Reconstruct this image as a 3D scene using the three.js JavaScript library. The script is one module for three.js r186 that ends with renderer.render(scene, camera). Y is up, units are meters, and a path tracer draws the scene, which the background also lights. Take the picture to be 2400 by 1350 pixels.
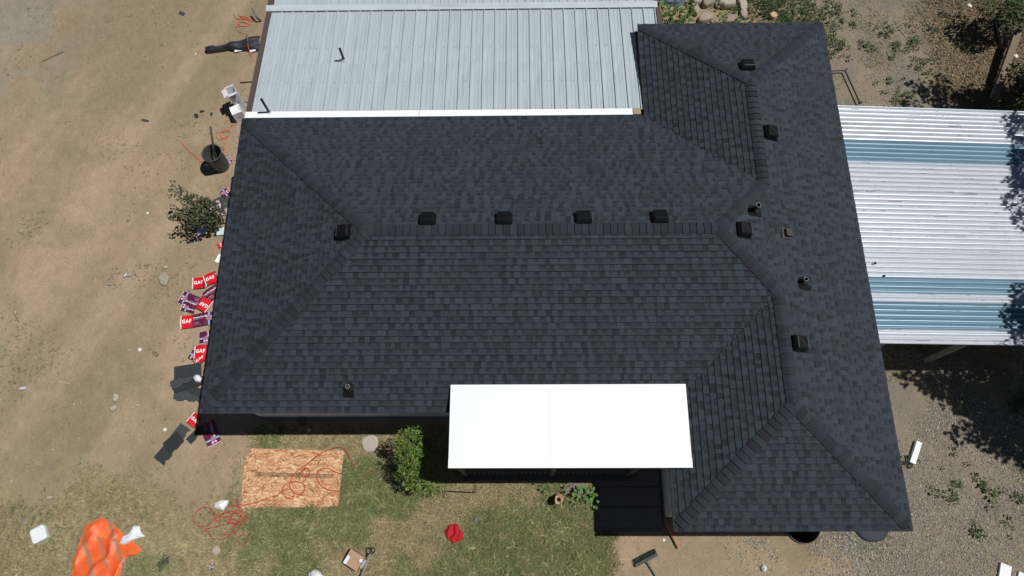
import * as THREE from 'three';
import { RoundedBoxGeometry } from 'three/addons/geometries/RoundedBoxGeometry.js';
import { mergeGeometries, mergeVertices } from 'three/addons/utils/BufferGeometryUtils.js';

// ---------------------------------------------------------------- camera, sky, sun, exposure
const scene = new THREE.Scene();
const camera = new THREE.PerspectiveCamera(44.238, 16 / 9, 0.1, 1000);
camera.position.set(0, 18.62, 0);
camera.setRotationFromMatrix(new THREE.Matrix4().makeBasis(
  new THREE.Vector3(0.9998888, -0.0149061, 0.00044288),
  new THREE.Vector3(0.00536347, 0.33174894, -0.94335246),
  new THREE.Vector3(0.01391478, 0.94324994, 0.331792)));
const renderer = new THREE.WebGLRenderer({ antialias: true });
renderer.setSize(1024, 576);
renderer.toneMapping = THREE.LinearToneMapping;
renderer.toneMappingExposure = 0.86;
renderer.shadowMap.enabled = true;
renderer.shadowMap.type = THREE.PCFSoftShadowMap;
const sunDir = new THREE.Vector3(0.475, 1, -0.03).normalize();   // late morning sun, a little north of the roof's right-hand side
{ // clear deep blue sky, paler towards the horizon
  const W = 256, H = 128, d = new Float32Array(W * H * 4);
  for (let j = 0; j < H; j++) for (let i = 0; i < W; i++) {
    const el = ((j + 0.5) / H - 0.5) * Math.PI, t = Math.max(0, Math.sin(el)), hz = Math.pow(1 - t, 3), k = (j * W + i) * 4;
    const up = [0.034 + 0.12 * hz, 0.056 + 0.13 * hz, 0.10 + 0.135 * hz], dn = [0.12, 0.1, 0.075], c = el > 0 ? up : dn;
    d[k] = c[0]; d[k + 1] = c[1]; d[k + 2] = c[2]; d[k + 3] = 1;
  }
  const t = new THREE.DataTexture(d, W, H, THREE.RGBAFormat, THREE.FloatType); t.mapping = THREE.EquirectangularReflectionMapping; t.magFilter = t.minFilter = THREE.LinearFilter; t.colorSpace = THREE.LinearSRGBColorSpace; t.needsUpdate = true;
  scene.background = t; scene.environment = t;
}
const sun = new THREE.DirectionalLight(new THREE.Color().setRGB(1, 0.97, 0.925), 4.6);
sun.position.copy(sunDir).multiplyScalar(60);
sun.castShadow = true; sun.shadow.mapSize.set(4096, 4096); sun.shadow.radius = 1;
Object.assign(sun.shadow.camera, { left: -24, right: 24, top: 24, bottom: -24, near: 1, far: 120 });
scene.add(sun, sun.target);

// ---------------------------------------------------------------- helpers
const V = (x, y, z) => new THREE.Vector3(x, y, z);
let seedState = 12345;
function rng(seed) { let a = seed >>> 0; return () => { a = a + 0x6D2B79F5 | 0; let t = Math.imul(a ^ a >>> 15, 1 | a); t = t + Math.imul(t ^ t >>> 7, 61 | t) ^ t; return ((t ^ t >>> 14) >>> 0) / 4294967296; }; }
const R = rng(77);
const rr = (a, b, f = R) => a + (b - a) * f();
const pick = (l, f = R) => l[Math.floor(f() * l.length) % l.length];
const clamp = (x, a = 0, b = 1) => x < a ? a : x > b ? b : x;
const sm = (a, b, x) => { const t = clamp((x - a) / (b - a)); return t * t * (3 - 2 * t); };
const lerp = (a, b, t) => a + (b - a) * t;
const mix3 = (a, b, t) => [lerp(a[0], b[0], t), lerp(a[1], b[1], t), lerp(a[2], b[2], t)];
function h2(x, y) { let h = Math.imul(x, 374761393) + Math.imul(y, 668265263) | 0; h = Math.imul(h ^ h >>> 13, 1274126177); return ((h ^ h >>> 16) >>> 0) / 4294967296; }
function vn(x, y) { const xi = Math.floor(x), yi = Math.floor(y); let fx = x - xi, fy = y - yi; fx = fx * fx * (3 - 2 * fx); fy = fy * fy * (3 - 2 * fy);
  const a = h2(xi, yi), b = h2(xi + 1, yi), c = h2(xi, yi + 1), d = h2(xi + 1, yi + 1); return a + (b - a) * fx + (c - a + (a - b - c + d) * fx) * fy; }
function fbm(x, y, o = 4) { let s = 0, a = 0.5, n = 0; for (let i = 0; i < o; i++) { s += a * vn(x + i * 17.3, y - i * 9.1); n += a; a *= 0.5; x *= 2.03; y *= 2.03; } return s / n; }
const col = (c) => Array.isArray(c) ? new THREE.Color().setRGB(...c) : new THREE.Color(c);
const M = (c, rough = 0.8, o = {}) => new THREE.MeshStandardMaterial({ color: col(c), roughness: rough, side: THREE.DoubleSide, ...o });
const toS = (v) => Math.round(255 * clamp(v <= 0.0031308 ? v * 12.92 : 1.055 * Math.pow(v, 1 / 2.4) - 0.055));
const names = new Map();
function numbered(n) { const k = names.get(n) || 0; names.set(n, k + 1); return k ? n + '_' + String(k).padStart(3, '0') : n; }
function shadows(o) { o.castShadow = true; o.receiveShadow = true; return o; }
function thing(name, label, category, pos = [0, 0, 0], ry = 0, group) {
  const o = new THREE.Group(); o.name = numbered(name); o.position.set(...pos); o.rotation.y = ry;
  o.userData = { label, category }; if (group) o.userData.group = group; scene.add(o); return o;
}
function part(name, g, m, parent, pos, rot) {
  const o = shadows(new THREE.Mesh(g, m)); o.name = name; if (pos) o.position.set(...pos); if (rot) o.rotation.set(...rot); parent.add(o); return o;
}
function single(name, label, category, g, m, pos, ry = 0, group) {
  const o = part(numbered(name), g, m, scene, pos, [0, ry, 0]); o.userData = { label, category }; if (group) o.userData.group = group; return o;
}
function struct(name, g, m, pos) { const o = part(numbered(name), g, m, scene, pos); o.userData = { kind: 'structure' }; return o; }
function stuff(o, name, label, category) { o.name = numbered(name); o.userData = { kind: 'stuff', label, category }; shadows(o); scene.add(o); return o; }
function tidy(g) { g = g.index ? g.toNonIndexed() : g; for (const k of Object.keys(g.attributes)) if (!['position', 'normal', 'uv'].includes(k)) g.deleteAttribute(k); return g; }
const merge = (l) => mergeGeometries(l.map(tidy));
function tr(g, x = 0, y = 0, z = 0, rx = 0, ry = 0, rz = 0) { g.applyMatrix4(new THREE.Matrix4().compose(V(x, y, z), new THREE.Quaternion().setFromEuler(new THREE.Euler(rx, ry, rz, 'YXZ')), V(1, 1, 1))); return g; }
const bx = (w, h, d, ...t) => tr(new THREE.BoxGeometry(w, h, d), ...t);
const rb = (w, h, d, r, ...t) => tr(new RoundedBoxGeometry(w, h, d, 2, r), ...t);
const cy = (r0, r1, h, n, ...t) => tr(new THREE.CylinderGeometry(r0, r1, h, n), ...t);
function beam(a, b, w, h) { const A = V(...a), B = V(...b), d = B.clone().sub(A), L = d.length(); const g = new THREE.BoxGeometry(w, h, L);
  g.applyMatrix4(new THREE.Matrix4().lookAt(B, A, Math.abs(d.y) > 0.99 * L ? V(1, 0, 0) : V(0, 1, 0))); g.translate((a[0] + b[0]) / 2, (a[1] + b[1]) / 2, (a[2] + b[2]) / 2); return g; }
function rod(a, b, r, n = 8, r2 = r) { const A = V(...a), B = V(...b), d = B.clone().sub(A); const g = new THREE.CylinderGeometry(r2, r, d.length(), n);
  g.applyQuaternion(new THREE.Quaternion().setFromUnitVectors(V(0, 1, 0), d.normalize())); g.translate((a[0] + b[0]) / 2, (a[1] + b[1]) / 2, (a[2] + b[2]) / 2); return g; }
function tube(pts, r, seg = 0, n = 5, closed = false) { const c = new THREE.CatmullRomCurve3(pts.map((p) => V(...p)), closed, 'catmullrom', 0.5); return new THREE.TubeGeometry(c, seg || pts.length * 6, r, n, closed); }
class QB {   // quads and triangles with uv and colour
  constructor() { this.P = []; this.U = []; this.C = []; }
  tri(a, b, c, k, ua = [0, 0], ub = [0, 0], uc = [0, 0]) { this.P.push(...a, ...b, ...c); this.U.push(...ua, ...ub, ...uc); if (k) this.C.push(...k, ...k, ...k); }
  quad(a, b, c, d, k, n, u) {
    u = u || [[0, 0], [0, 0], [0, 0], [0, 0]];
    if (n) { const ab = [b[0] - a[0], b[1] - a[1], b[2] - a[2]], cd = [c[0] - a[0], c[1] - a[1], c[2] - a[2]], da = [d[0] - a[0], d[1] - a[1], d[2] - a[2]];
      const cr = (p, q) => n[0] * (p[1] * q[2] - p[2] * q[1]) + n[1] * (p[2] * q[0] - p[0] * q[2]) + n[2] * (p[0] * q[1] - p[1] * q[0]);
      if (cr(ab, cd) + cr(cd, da) < 0) { [b, d] = [d, b]; u = [u[0], u[3], u[2], u[1]]; } }
    this.tri(a, b, c, k, u[0], u[1], u[2]); this.tri(a, c, d, k, u[0], u[2], u[3]);
  }
  build() { const g = new THREE.BufferGeometry(); g.setAttribute('position', new THREE.Float32BufferAttribute(this.P, 3)); g.setAttribute('uv', new THREE.Float32BufferAttribute(this.U, 2));
    if (this.C.length) g.setAttribute('color', new THREE.Float32BufferAttribute(this.C, 3)); g.computeVertexNormals(); return g; }
}
function dataTex(w, h, f, rep = [1, 1], srgb = true) {
  const d = new Uint8Array(w * h * 4); let i = 0;
  for (let y = 0; y < h; y++) for (let x = 0; x < w; x++) { const c = f(x, y); if (srgb) { d[i] = toS(c[0]); d[i + 1] = toS(c[1]); d[i + 2] = toS(c[2]); } else d[i] = d[i + 1] = d[i + 2] = Math.round(255 * clamp(c)); d[i + 3] = 255; i += 4; }
  const t = new THREE.DataTexture(d, w, h); t.wrapS = t.wrapT = THREE.RepeatWrapping; t.magFilter = THREE.LinearFilter; t.minFilter = THREE.LinearMipmapLinearFilter; t.generateMipmaps = true; t.repeat.set(...rep);
  if (srgb) t.colorSpace = THREE.SRGBColorSpace; t.needsUpdate = true; return t;
}
function canvasTex(w, h, draw) { const c = document.createElement('canvas'); c.width = w; c.height = h; draw(c.getContext('2d'), w, h); const t = new THREE.CanvasTexture(c); t.colorSpace = THREE.SRGBColorSpace; t.wrapS = t.wrapT = THREE.RepeatWrapping; return t; }
const css = (c) => `rgb(${c.map((v) => Math.round(v)).join(',')})`;
const grainTex = dataTex(256, 256, (x, y) => { const v = 0.8 + 0.2 * h2(x, y) + 0.12 * (h2(x >> 1, (y >> 1) + 900) - 0.5); return [v, v, v]; });
const blotchTex = dataTex(256, 256, (x, y) => { const v = 0.86 + 0.14 * h2(x, y + 77) + 0.16 * (vn(x / 16, y / 16) - 0.5); return [v, v, v]; });

// ---------------------------------------------------------------- house measures
const xW = -7.177, zN = -10.171, zS = -2.611, xE = 8.092, zN2 = -13.013, zS2 = -0.121, xw2 = 3.155, S = 0.3776, EH = 2.94;
const m = (zS - zN) / 2, w = (xE - xw2) / 2, OH = 0.37, SL = Math.hypot(1, S);
// ---------------------------------------------------------------- ground
const wellC = [6.915, -0.28], wellR = 0.43;
const X0 = -19, X1 = 18, Z0 = -20, Z1 = 4;
const blob = (x, z, cx, cz, rx, rz) => Math.exp(-(((x - cx) / rx) ** 2 + ((z - cz) / rz) ** 2));
const bare = [[-5.877, -1.456, 1.24, 0.76], [-4.123, 0.522, 0.3, 0.28], [-12.061, -0.077, 0.26, 0.26], [1.34, -1.16, 0.32, 0.2], [2.6, -0.9, 0.86, 0.8], [-3.974, -2.300, 0.2, 0.18], [-10.438, 0.404, 0.62, 0.62], [-9.825, 0.255, 0.3, 0.2], [-10.618, -0.248, 0.35, 0.2]];
function grassMask(x, z) {           // lawn in front of the porch, thinning to dry tufts to the left
  const n = fbm(x * 0.55 + 3, z * 0.55, 3) - 0.5, n2 = fbm(x * 1.7, z * 1.7 + 8, 3) - 0.5;
  let a = sm(-7.3, -6.4, x + n * 1.2) * sm(2.35, 1.85, x + n * 0.7 + n2 * 0.5) * sm(-2.9, -2.4, z);
  if (z > -0.55) a = Math.max(a, 0.55 * sm(-13.5, -8, x) * sm(-0.9, 0.5, z + n * 1.2) * sm(2.2, 1.6, x + n));
  a = Math.max(a, 0.34 * sm(-1.6, -0.5, z + n * 2.2) * sm(-6, -8, x));
  return clamp(a * (0.62 + 1.25 * (n + 0.35) + n2 * 0.6));
}
function gravelMask(x, z) {
  const n = fbm(x * 0.8, z * 0.8 + 40, 3) - 0.5;
  const a = sm(8.2, 9.0, x) * sm(15.2, 13.6, x) * (0.35 + 0.65 * sm(-9, -3.6, z)) * clamp(0.55 + n * 3.2);
  const b = sm(4.4, 6.8, x + n * 2) * sm(-0.45, 0.1, z + n * 0.5) * clamp(0.75 + n * 3);
  return clamp(Math.max(a, b));
}
const litterMask = (x, z) => clamp(sm(12.6, 13.8, x + (fbm(x, z, 2) - 0.5) * 1.6) * sm(-9.5, -11.5, z));
function soil(x, z) {
  const n1 = fbm(x * 0.22, z * 0.22, 4), n2 = fbm(x * 1.1 + 5, z * 1.1, 4), n3 = fbm(x * 5, z * 5 + 3, 3);
  const al = x * 0.45 - z * 0.89, ac = x * 0.89 + z * 0.45;           // along and across the wheel tracks
  const tk = fbm(ac * 1.15, al * 0.12 + 3, 3);
  let c = mix3([0.272, 0.2, 0.132], [0.194, 0.149, 0.097], sm(0.3, 0.72, n1));
  if (x < -7) c = mix3(c, [0.305, 0.231, 0.161], 0.45 * sm(0.45, 0.75, tk) * sm(-7, -9, x)), c = mix3(c, [0.165, 0.135, 0.087], 0.35 * sm(0.5, 0.28, tk));
  c = mix3(c, [0.172, 0.142, 0.084], 0.45 * sm(0.5, 0.75, n2));
  c = mix3(c, [0.185, 0.18, 0.155], 0.8 * blob(x, z, -16.6, -15.0, 2.0, 2.6) * sm(0.25, 0.6, n2));
  c = mix3(c, [0.20, 0.175, 0.098], 0.55 * sm(-2.4, -0.6, z + (n1 - 0.5) * 3) * sm(-6.2, -7.6, x) * sm(0.3, 0.6, n2 * 0.5 + n3 * 0.5));
  const gm = grassMask(x, z);
  c = mix3(c, mix3([0.135, 0.113, 0.058], [0.21, 0.175, 0.095], sm(0.35, 0.7, n3)), 0.78 * clamp(gm * 1.5));
  const gv = gravelMask(x, z);
  if (x > 8) c = mix3(c, mix3([0.205, 0.175, 0.125], [0.165, 0.152, 0.128], sm(0.35, 0.65, n2)), 0.75);
  c = mix3(c, mix3([0.20, 0.178, 0.14], [0.14, 0.13, 0.112], sm(0.35, 0.7, n2)), 0.5 * gv);
  c = mix3(c, [0.12, 0.088, 0.052], 0.85 * litterMask(x, z));
  if (z < -12.5 && x > 3 && x < 13) c = mix3(c, mix3([0.17, 0.15, 0.075], [0.25, 0.21, 0.12], n3), 0.6 * sm(10.5, 8, x + n2 * 2));
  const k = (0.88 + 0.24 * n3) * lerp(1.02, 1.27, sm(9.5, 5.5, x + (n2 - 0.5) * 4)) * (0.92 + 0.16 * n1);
  return [c[0] * k, c[1] * k, c[2] * k, gv];
}
{
  const TW = 2048, TH = 1328, cell = (X1 - X0) / TW;
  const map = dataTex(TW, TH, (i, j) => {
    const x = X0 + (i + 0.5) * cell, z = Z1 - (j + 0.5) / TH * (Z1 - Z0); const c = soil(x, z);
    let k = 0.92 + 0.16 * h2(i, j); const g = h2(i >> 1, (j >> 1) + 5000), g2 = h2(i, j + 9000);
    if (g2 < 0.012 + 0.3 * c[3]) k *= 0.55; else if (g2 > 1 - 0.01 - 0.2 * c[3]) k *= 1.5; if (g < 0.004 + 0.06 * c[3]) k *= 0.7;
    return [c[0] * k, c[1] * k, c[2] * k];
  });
  map.wrapS = map.wrapT = THREE.ClampToEdgeWrapping;
  const bump = dataTex(1024, 664, (i, j) => { const x = X0 + i / 1024 * (X1 - X0), z = Z1 - j / 664 * (Z1 - Z0); return 0.55 * fbm(x * 3.2, z * 3.2, 4) + 0.25 * fbm(x * 0.6, z * 0.6, 2) + 0.2 * h2(i, j); }, [1, 1], false);
  bump.wrapS = bump.wrapT = THREE.ClampToEdgeWrapping;
  const sh = new THREE.Shape([[X0, -Z1], [X1, -Z1], [X1, -Z0], [X0, -Z0]].map((p) => new THREE.Vector2(...p)));
  const ho = new THREE.Path(); ho.absarc(wellC[0], -wellC[1], wellR - 0.01, 0, Math.PI * 2); sh.holes.push(ho);
  const g = new THREE.ShapeGeometry(sh, 20); g.rotateX(-Math.PI / 2);
  const p = g.attributes.position, u = g.attributes.uv; for (let i = 0; i < p.count; i++) u.setXY(i, (p.getX(i) - X0) / (X1 - X0), (Z1 - p.getZ(i)) / (Z1 - Z0));
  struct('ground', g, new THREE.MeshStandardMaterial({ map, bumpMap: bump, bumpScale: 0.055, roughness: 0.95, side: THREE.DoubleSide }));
  const far = new THREE.Shape([[-250, -250], [250, -250], [250, 250], [-250, 250]].map((q) => new THREE.Vector2(...q)));
  far.holes.push(new THREE.Path([[X0 + 0.02, -Z1 + 0.02], [X0 + 0.02, -Z0 - 0.02], [X1 - 0.02, -Z0 - 0.02], [X1 - 0.02, -Z1 + 0.02]].map((q) => new THREE.Vector2(...q))));
  const fg = new THREE.ShapeGeometry(far); fg.rotateX(-Math.PI / 2);
  const ft = dataTex(512, 512, (i, j) => { const n = 0.5 * vn(i / 32, j / 32) + 0.3 * vn(i / 8, j / 8) + 0.2 * h2(i, j); return mix3([0.165, 0.135, 0.085], [0.25, 0.19, 0.125], n); }, [0.1, 0.1]);
  struct('ground', fg, new THREE.MeshStandardMaterial({ map: ft, roughness: 0.95, side: THREE.DoubleSide }), [0, -0.006, 0]);
}

// ---------------------------------------------------------------- house
const house = thing('house', 'long house with charcoal shingle hip roof and white porch roof', 'house');
const siding = M([0.8, 0.81, 0.83], 0.75, { map: blotchTex }), trimWhite = M([0.78, 0.78, 0.77], 0.6), fasciaM = M([0.10, 0.115, 0.145], 0.5);
const shingleM = new THREE.MeshStandardMaterial({ vertexColors: true, map: grainTex, roughness: 0.92, side: THREE.DoubleSide });
grainTex.repeat.set(1.6, 1.6);
const slopes = {
  S: { f: (u, d) => [u, zS - d], n: [0, 1, S], L: (d) => xW + d, R: (d) => d < w ? xw2 + d : xE - d, a: 0, b: m },
  N: { f: (u, d) => [u, zN + d], n: [0, 1, -S], L: (d) => xW + d, R: (d) => d < w ? xw2 + d : xE - d, a: 0, b: m },
  W: { f: (u, d) => [xW + d, u], n: [-S, 1, 0], L: (d) => zN + d, R: (d) => zS - d, a: 0, b: m },
  E: { f: (u, d) => [xE - d, u], n: [S, 1, 0], L: (d) => d <= w ? zN2 + d : zN + d, R: (d) => d <= w ? zS2 - d : zS - d, a: 0, b: m, split: true },
  WN: { f: (u, d) => [xw2 + d, u], n: [-S, 1, 0], L: (d) => zN2 + d, R: (d) => zN + d, a: 0, b: w },
  WS: { f: (u, d) => [xw2 + d, u], n: [-S, 1, 0], L: (d) => zS - d, R: (d) => zS2 - d, a: 0, b: w },
  NN: { f: (u, d) => [u, zN2 + d], n: [0, 1, -S], L: (d) => xw2 + d, R: (d) => xE - d, a: 0, b: w },
  SS: { f: (u, d) => [u, zS2 - d], n: [0, 1, S], L: (d) => xw2 + d, R: (d) => xE - d, a: 0, b: w },
};
for (const k of Object.values(slopes)) { k.n = k.n.map((v) => v / SL); k.pt = (u, d, o = 0) => { const q = k.f(u, d); return [q[0] + k.n[0] * o, EH + S * d + k.n[1] * o, q[1] + k.n[2] * o]; }; }
let roof;
{
  const in_ = (o) => [[xW + o, zN + o], [xw2 + o, zN + o], [xw2 + o, zN2 + o], [xE - o, zN2 + o], [xE - o, zS2 - o], [xw2 + o, zS2 - o], [xw2 + o, zS - o], [xW + o, zS - o]];
  const shp = (pts) => new THREE.Shape(pts.map((p) => new THREE.Vector2(p[0], -p[1])));
  const wg = new THREE.ExtrudeGeometry(shp(in_(OH)), { depth: EH - 0.115, bevelEnabled: false }); wg.rotateX(-Math.PI / 2);
  part('wall', wg, siding, house);
  const fg = new THREE.ExtrudeGeometry(shp(in_(OH - 0.03)), { depth: 0.06, bevelEnabled: false }); fg.rotateX(-Math.PI / 2);
  part('foundation', fg, M([0.28, 0.27, 0.26], 0.9, { map: blotchTex }), house);
  const cb = (x, z, sx, sz) => part('corner_trim', merge([bx(0.1, EH - 0.52, 0.02, x + sx * 0.05, (EH - 0.2) / 2 + 0.16, z - sz * 0.011), bx(0.02, EH - 0.52, 0.1, x - sx * 0.011, (EH - 0.2) / 2 + 0.16, z + sz * 0.04)]), trimWhite, house);
  cb(xW + OH, zS - OH, 1, -1); cb(xw2 + OH, zS2 - OH, 1, -1); cb(xE - OH, zS2 - OH, -1, -1); cb(xW + OH, zN + OH, 1, 1); cb(xE - OH, zN2 + OH, -1, 1);
  const q = new QB();
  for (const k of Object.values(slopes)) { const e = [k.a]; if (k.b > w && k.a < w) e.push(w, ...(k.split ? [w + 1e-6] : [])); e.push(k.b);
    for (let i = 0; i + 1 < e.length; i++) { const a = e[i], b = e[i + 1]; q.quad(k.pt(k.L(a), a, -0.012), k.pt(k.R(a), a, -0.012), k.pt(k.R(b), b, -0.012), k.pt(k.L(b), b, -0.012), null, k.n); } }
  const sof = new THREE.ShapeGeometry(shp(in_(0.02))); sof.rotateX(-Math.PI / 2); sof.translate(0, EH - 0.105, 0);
  roof = part('roof', merge([q.build(), sof]), M([0.007, 0.008, 0.01], 0.95), house);  // near-black deck, so the grooves between courses read as shade lines
  const lp = in_(0.012); for (let i = 0; i < lp.length; i++) { const a = lp[i], b = lp[(i + 1) % lp.length]; part('fascia', beam([a[0], EH - 0.065, a[1]], [b[0], EH - 0.065, b[1]], 0.022, 0.1), fasciaM, house); }
}
{
  // laminated shingles: courses of metre-long strips with raised teeth between recessed gaps
  const f = rng(4242), e = 0.1325, strips = [];
  const tones = [[0.0290, 0.0390, 0.0540], [0.0245, 0.0328, 0.0458], [0.0190, 0.0252, 0.0360], [0.0138, 0.0178, 0.0265], [0.0235, 0.0268, 0.0392], [0.0270, 0.0352, 0.0478]];
  const gap = { S: 0.011, N: 0.008, W: 0.011, E: 0.004, WN: 0.015, WS: 0.015, NN: 0.007, SS: 0.011 };  // groove width per slope imitates the shadow under each course's butt edge
  for (const [key, k] of Object.entries(slopes)) {
    let ci = 0;
    for (let c = 0; c * e - 0.008 < k.b; c++) {
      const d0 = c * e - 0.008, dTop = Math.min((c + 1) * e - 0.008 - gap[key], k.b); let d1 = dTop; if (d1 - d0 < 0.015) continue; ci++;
      const lo = Math.min(k.L(d0), k.L(d1)), hi = Math.max(k.R(d0), k.R(d1));
      for (let u = lo - f() * 0.98; u < hi; u += 1.0) {
        const qb = new QB(); let x = u, tooth = f() < 0.5; const tint = 1.02 + 0.14 * f();
        while (x < u + 0.999) {
          const x1 = Math.min(x + (tooth ? 0.08 + 0.13 * f() : 0.06 + 0.1 * f()), u + 0.999);
          d1 = k.split && d0 < w && dTop > w && (x1 < zN + w + 0.05 || x > zS - w - 0.05) ? w : dTop;
          let a0 = Math.max(x + 0.001, k.L(d0)), b0 = Math.min(x1, k.R(d0)), a1 = Math.max(x + 0.001, k.L(d1)), b1 = Math.min(x1, k.R(d1));
          if (b0 > a0 || b1 > a1) {
            if (b0 < a0) a0 = b0 = a0 > x1 - 0.002 || k.L(d0) > x1 ? x1 : x; if (b1 < a1) a1 = b1 = k.L(d1) > x1 ? x1 : x;
            const r = f(); const t = tooth ? tones[r < 0.36 ? 0 : r < 0.66 ? 1 : r < 0.84 ? 5 : r < 0.93 ? 4 : 2] : tones[r < 0.34 ? 1 : r < 0.62 ? 2 : r < 0.8 ? 3 : 4];
            const kk = [t[0] * tint, t[1] * tint, t[2] * tint], h = tooth ? 0.016 : 0.009, up = 0.005, uv = (p) => [p[0] + p[2] * 0.31, p[2] + p[0] * 0.17];
            const A = k.pt(a0, d0, h), B = k.pt(b0, d0, h), C = k.pt(b1, d1, up), D = k.pt(a1, d1, up);
            if (tooth) qb.quad(A, B, C, D, kk, k.n, [A, B, C, D].map(uv));
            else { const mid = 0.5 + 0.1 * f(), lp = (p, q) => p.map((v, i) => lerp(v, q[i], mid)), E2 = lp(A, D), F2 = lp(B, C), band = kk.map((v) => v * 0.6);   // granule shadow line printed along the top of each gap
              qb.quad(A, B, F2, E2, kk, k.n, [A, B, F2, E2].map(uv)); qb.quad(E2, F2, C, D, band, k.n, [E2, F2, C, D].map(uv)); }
            const Al = k.pt(a0, d0, -0.006), Bl = k.pt(b0, d0, -0.006), nd = k.f(0, 0), ne = k.f(0, -1); qb.quad(A, B, Bl, Al, kk, [ne[0] - nd[0], 0, ne[1] - nd[1]], [A, B, Bl, Al].map(uv));
            if (tooth) { qb.quad(A, D, k.pt(a1, d1, -0.002), Al, kk); qb.quad(B, C, k.pt(b1, d1, -0.002), Bl, kk); }
          }
          x = x1; tooth = !tooth;
        }
        if (qb.P.length) { const mx = (Math.max(u, lo) + Math.min(u + 1, hi)) / 2, p = k.pt(mx, d0), dist = Math.hypot(p[0] - camera.position.x, p[1] - camera.position.y, p[2] - camera.position.z);
          const vx = (camera.position.x - p[0]) / dist, vy = (camera.position.y - p[1]) / dist, vz = (camera.position.z - p[2]) / dist;
          strips.push({ qb, size: qb.P.length < 200 ? 0 : Math.max(0, vx * k.n[0] + vy * k.n[1] + vz * k.n[2]) / dist / dist * (Math.min(u + 1, hi) - Math.max(u, lo)) }); }
      }
    }
  }
  strips.sort((a, b) => b.size - a.size);
  const rest = new QB();
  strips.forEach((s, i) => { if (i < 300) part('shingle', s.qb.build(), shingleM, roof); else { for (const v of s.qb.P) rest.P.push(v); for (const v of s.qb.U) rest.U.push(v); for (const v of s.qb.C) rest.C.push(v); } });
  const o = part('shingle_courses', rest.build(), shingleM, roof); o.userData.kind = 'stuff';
  // hip and ridge caps, folded pieces lapped uphill
  const capShadeM = M([0.005, 0.0055, 0.007], 0.95), xr = (xw2 + xE) / 2, zr = (zN + zS) / 2, H1 = EH + S * m, H2 = EH + S * w, K = slopes;
  const lines = [
    [[xW, EH, zS], [xW + m, H1, zr], K.S, K.W], [[xW, EH, zN], [xW + m, H1, zr], K.N, K.W],
    [[xr, H2, zN + w], [xE - m, H1, zr], K.N, K.E], [[xr, H2, zS - w], [xE - m, H1, zr], K.S, K.E],
    [[xw2, EH, zN2], [xr, H2, zN2 + w], K.NN, K.WN], [[xE, EH, zN2], [xr, H2, zN2 + w], K.NN, K.E],
    [[xw2, EH, zS2], [xr, H2, zS2 - w], K.SS, K.WS], [[xE, EH, zS2], [xr, H2, zS2 - w], K.SS, K.E],
    [[xr, H2, zS - w], [xr, H2, zS2 - w], K.WS, K.E], [[xr, H2, zN + w], [xr, H2, zN2 + w], K.WN, K.E],
    [[xW + m, H1, zr], [xE - m, H1, zr], K.S, K.N]];
  for (const [p0, p1, a, b] of lines) {
    const P0 = V(...p0), P1 = V(...p1), t = P1.clone().sub(P0), L = t.length(); t.normalize();
    const nA = V(...a.n), nB = V(...b.n), up = nA.clone().add(nB).normalize();
    const side = (n, o) => { const s = new THREE.Vector3().crossVectors(t, n).normalize(); if (s.dot(o) > 0 ) s.negate(); return s; };
    const sA = side(nA, nB.clone().sub(up.clone().multiplyScalar(nB.dot(up)))), sB = side(nB, nA.clone().sub(up.clone().multiplyScalar(nA.dot(up))));
    if (sA.y > 0 && Math.abs(sA.y) > 0.02) sA.negate(); if (sB.y > 0 && Math.abs(sB.y) > 0.02) sB.negate();
    const n = Math.max(1, Math.round(L / 0.158)), ex = L / n, W = 0.135;
    for (let i = 0; i < n; i++) {
      if (i === 0 && p0[1] === EH) continue;
      const qb = new QB(), v = (i % 2 ? 0.76 : 1.0) + 0.32 * f(), base = f() < 0.5 ? [0.0183, 0.0223, 0.0345] : f() < 0.5 ? [0.0203, 0.0268, 0.0378] : [0.0158, 0.018, 0.0285], kk = base.map((c) => c * v);
      const ring = (s, h) => { const o = P0.clone().addScaledVector(t, s), r = [];
        for (const [sv, nn, q] of [[sA, nA, 1], [sA, nA, 0.45], [null, null, 0], [sB, nB, 0.45], [sB, nB, 1]]) { const p = o.clone(); if (sv) p.addScaledVector(sv, q * W).addScaledVector(nn, h * (q === 1 ? 0.75 : 1)); else p.addScaledVector(up, h * 0.9); r.push([p.x, p.y, p.z]); } return r; };
      const jig = (f() - 0.5) * 0.01, lo = ring(i * ex + jig, 0.042), hi = ring((i + 1) * ex - 0.012, 0.026), bot = ring(i * ex + jig, 0.0);
      for (let j = 0; j < 4; j++) { const uv = (p) => [p[0] + p[2] * 0.31, p[2] + p[0] * 0.17]; qb.quad(lo[j], lo[j + 1], hi[j + 1], hi[j], kk, [up.x, up.y, up.z], [lo[j], lo[j + 1], hi[j + 1], hi[j]].map(uv)); qb.quad(lo[j], lo[j + 1], bot[j + 1], bot[j], kk, [-t.x, -t.y, -t.z]); }
      const hb = ring((i + 1) * ex - 0.012, 0); for (const j of [0, 4]) qb.quad(lo[j], hi[j], hb[j], bot[j], kk);
      part('ridge_cap', qb.build(), shingleM, roof);
    }
    { const qb = new QB(), e0 = V(...p0).addScaledVector(t, p0[1] === EH ? 0.16 : 0), pt = (o, sv, nn, q) => { const p = o.clone().addScaledVector(sv, q).addScaledVector(nn, 0.02); return p.toArray(); }; for (const [sv, nn] of [[sA, nA], [sB, nB]]) qb.quad(pt(e0, sv, nn, 0), pt(P1, sv, nn, 0), pt(P1, sv, nn, 0.125), pt(e0, sv, nn, 0.125), null, [up.x, up.y, up.z]); part('cap_shade_strip', qb.build(), capShadeM, roof); }  // added black strip, paints the shade lines between neighbouring caps
  }
}
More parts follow.
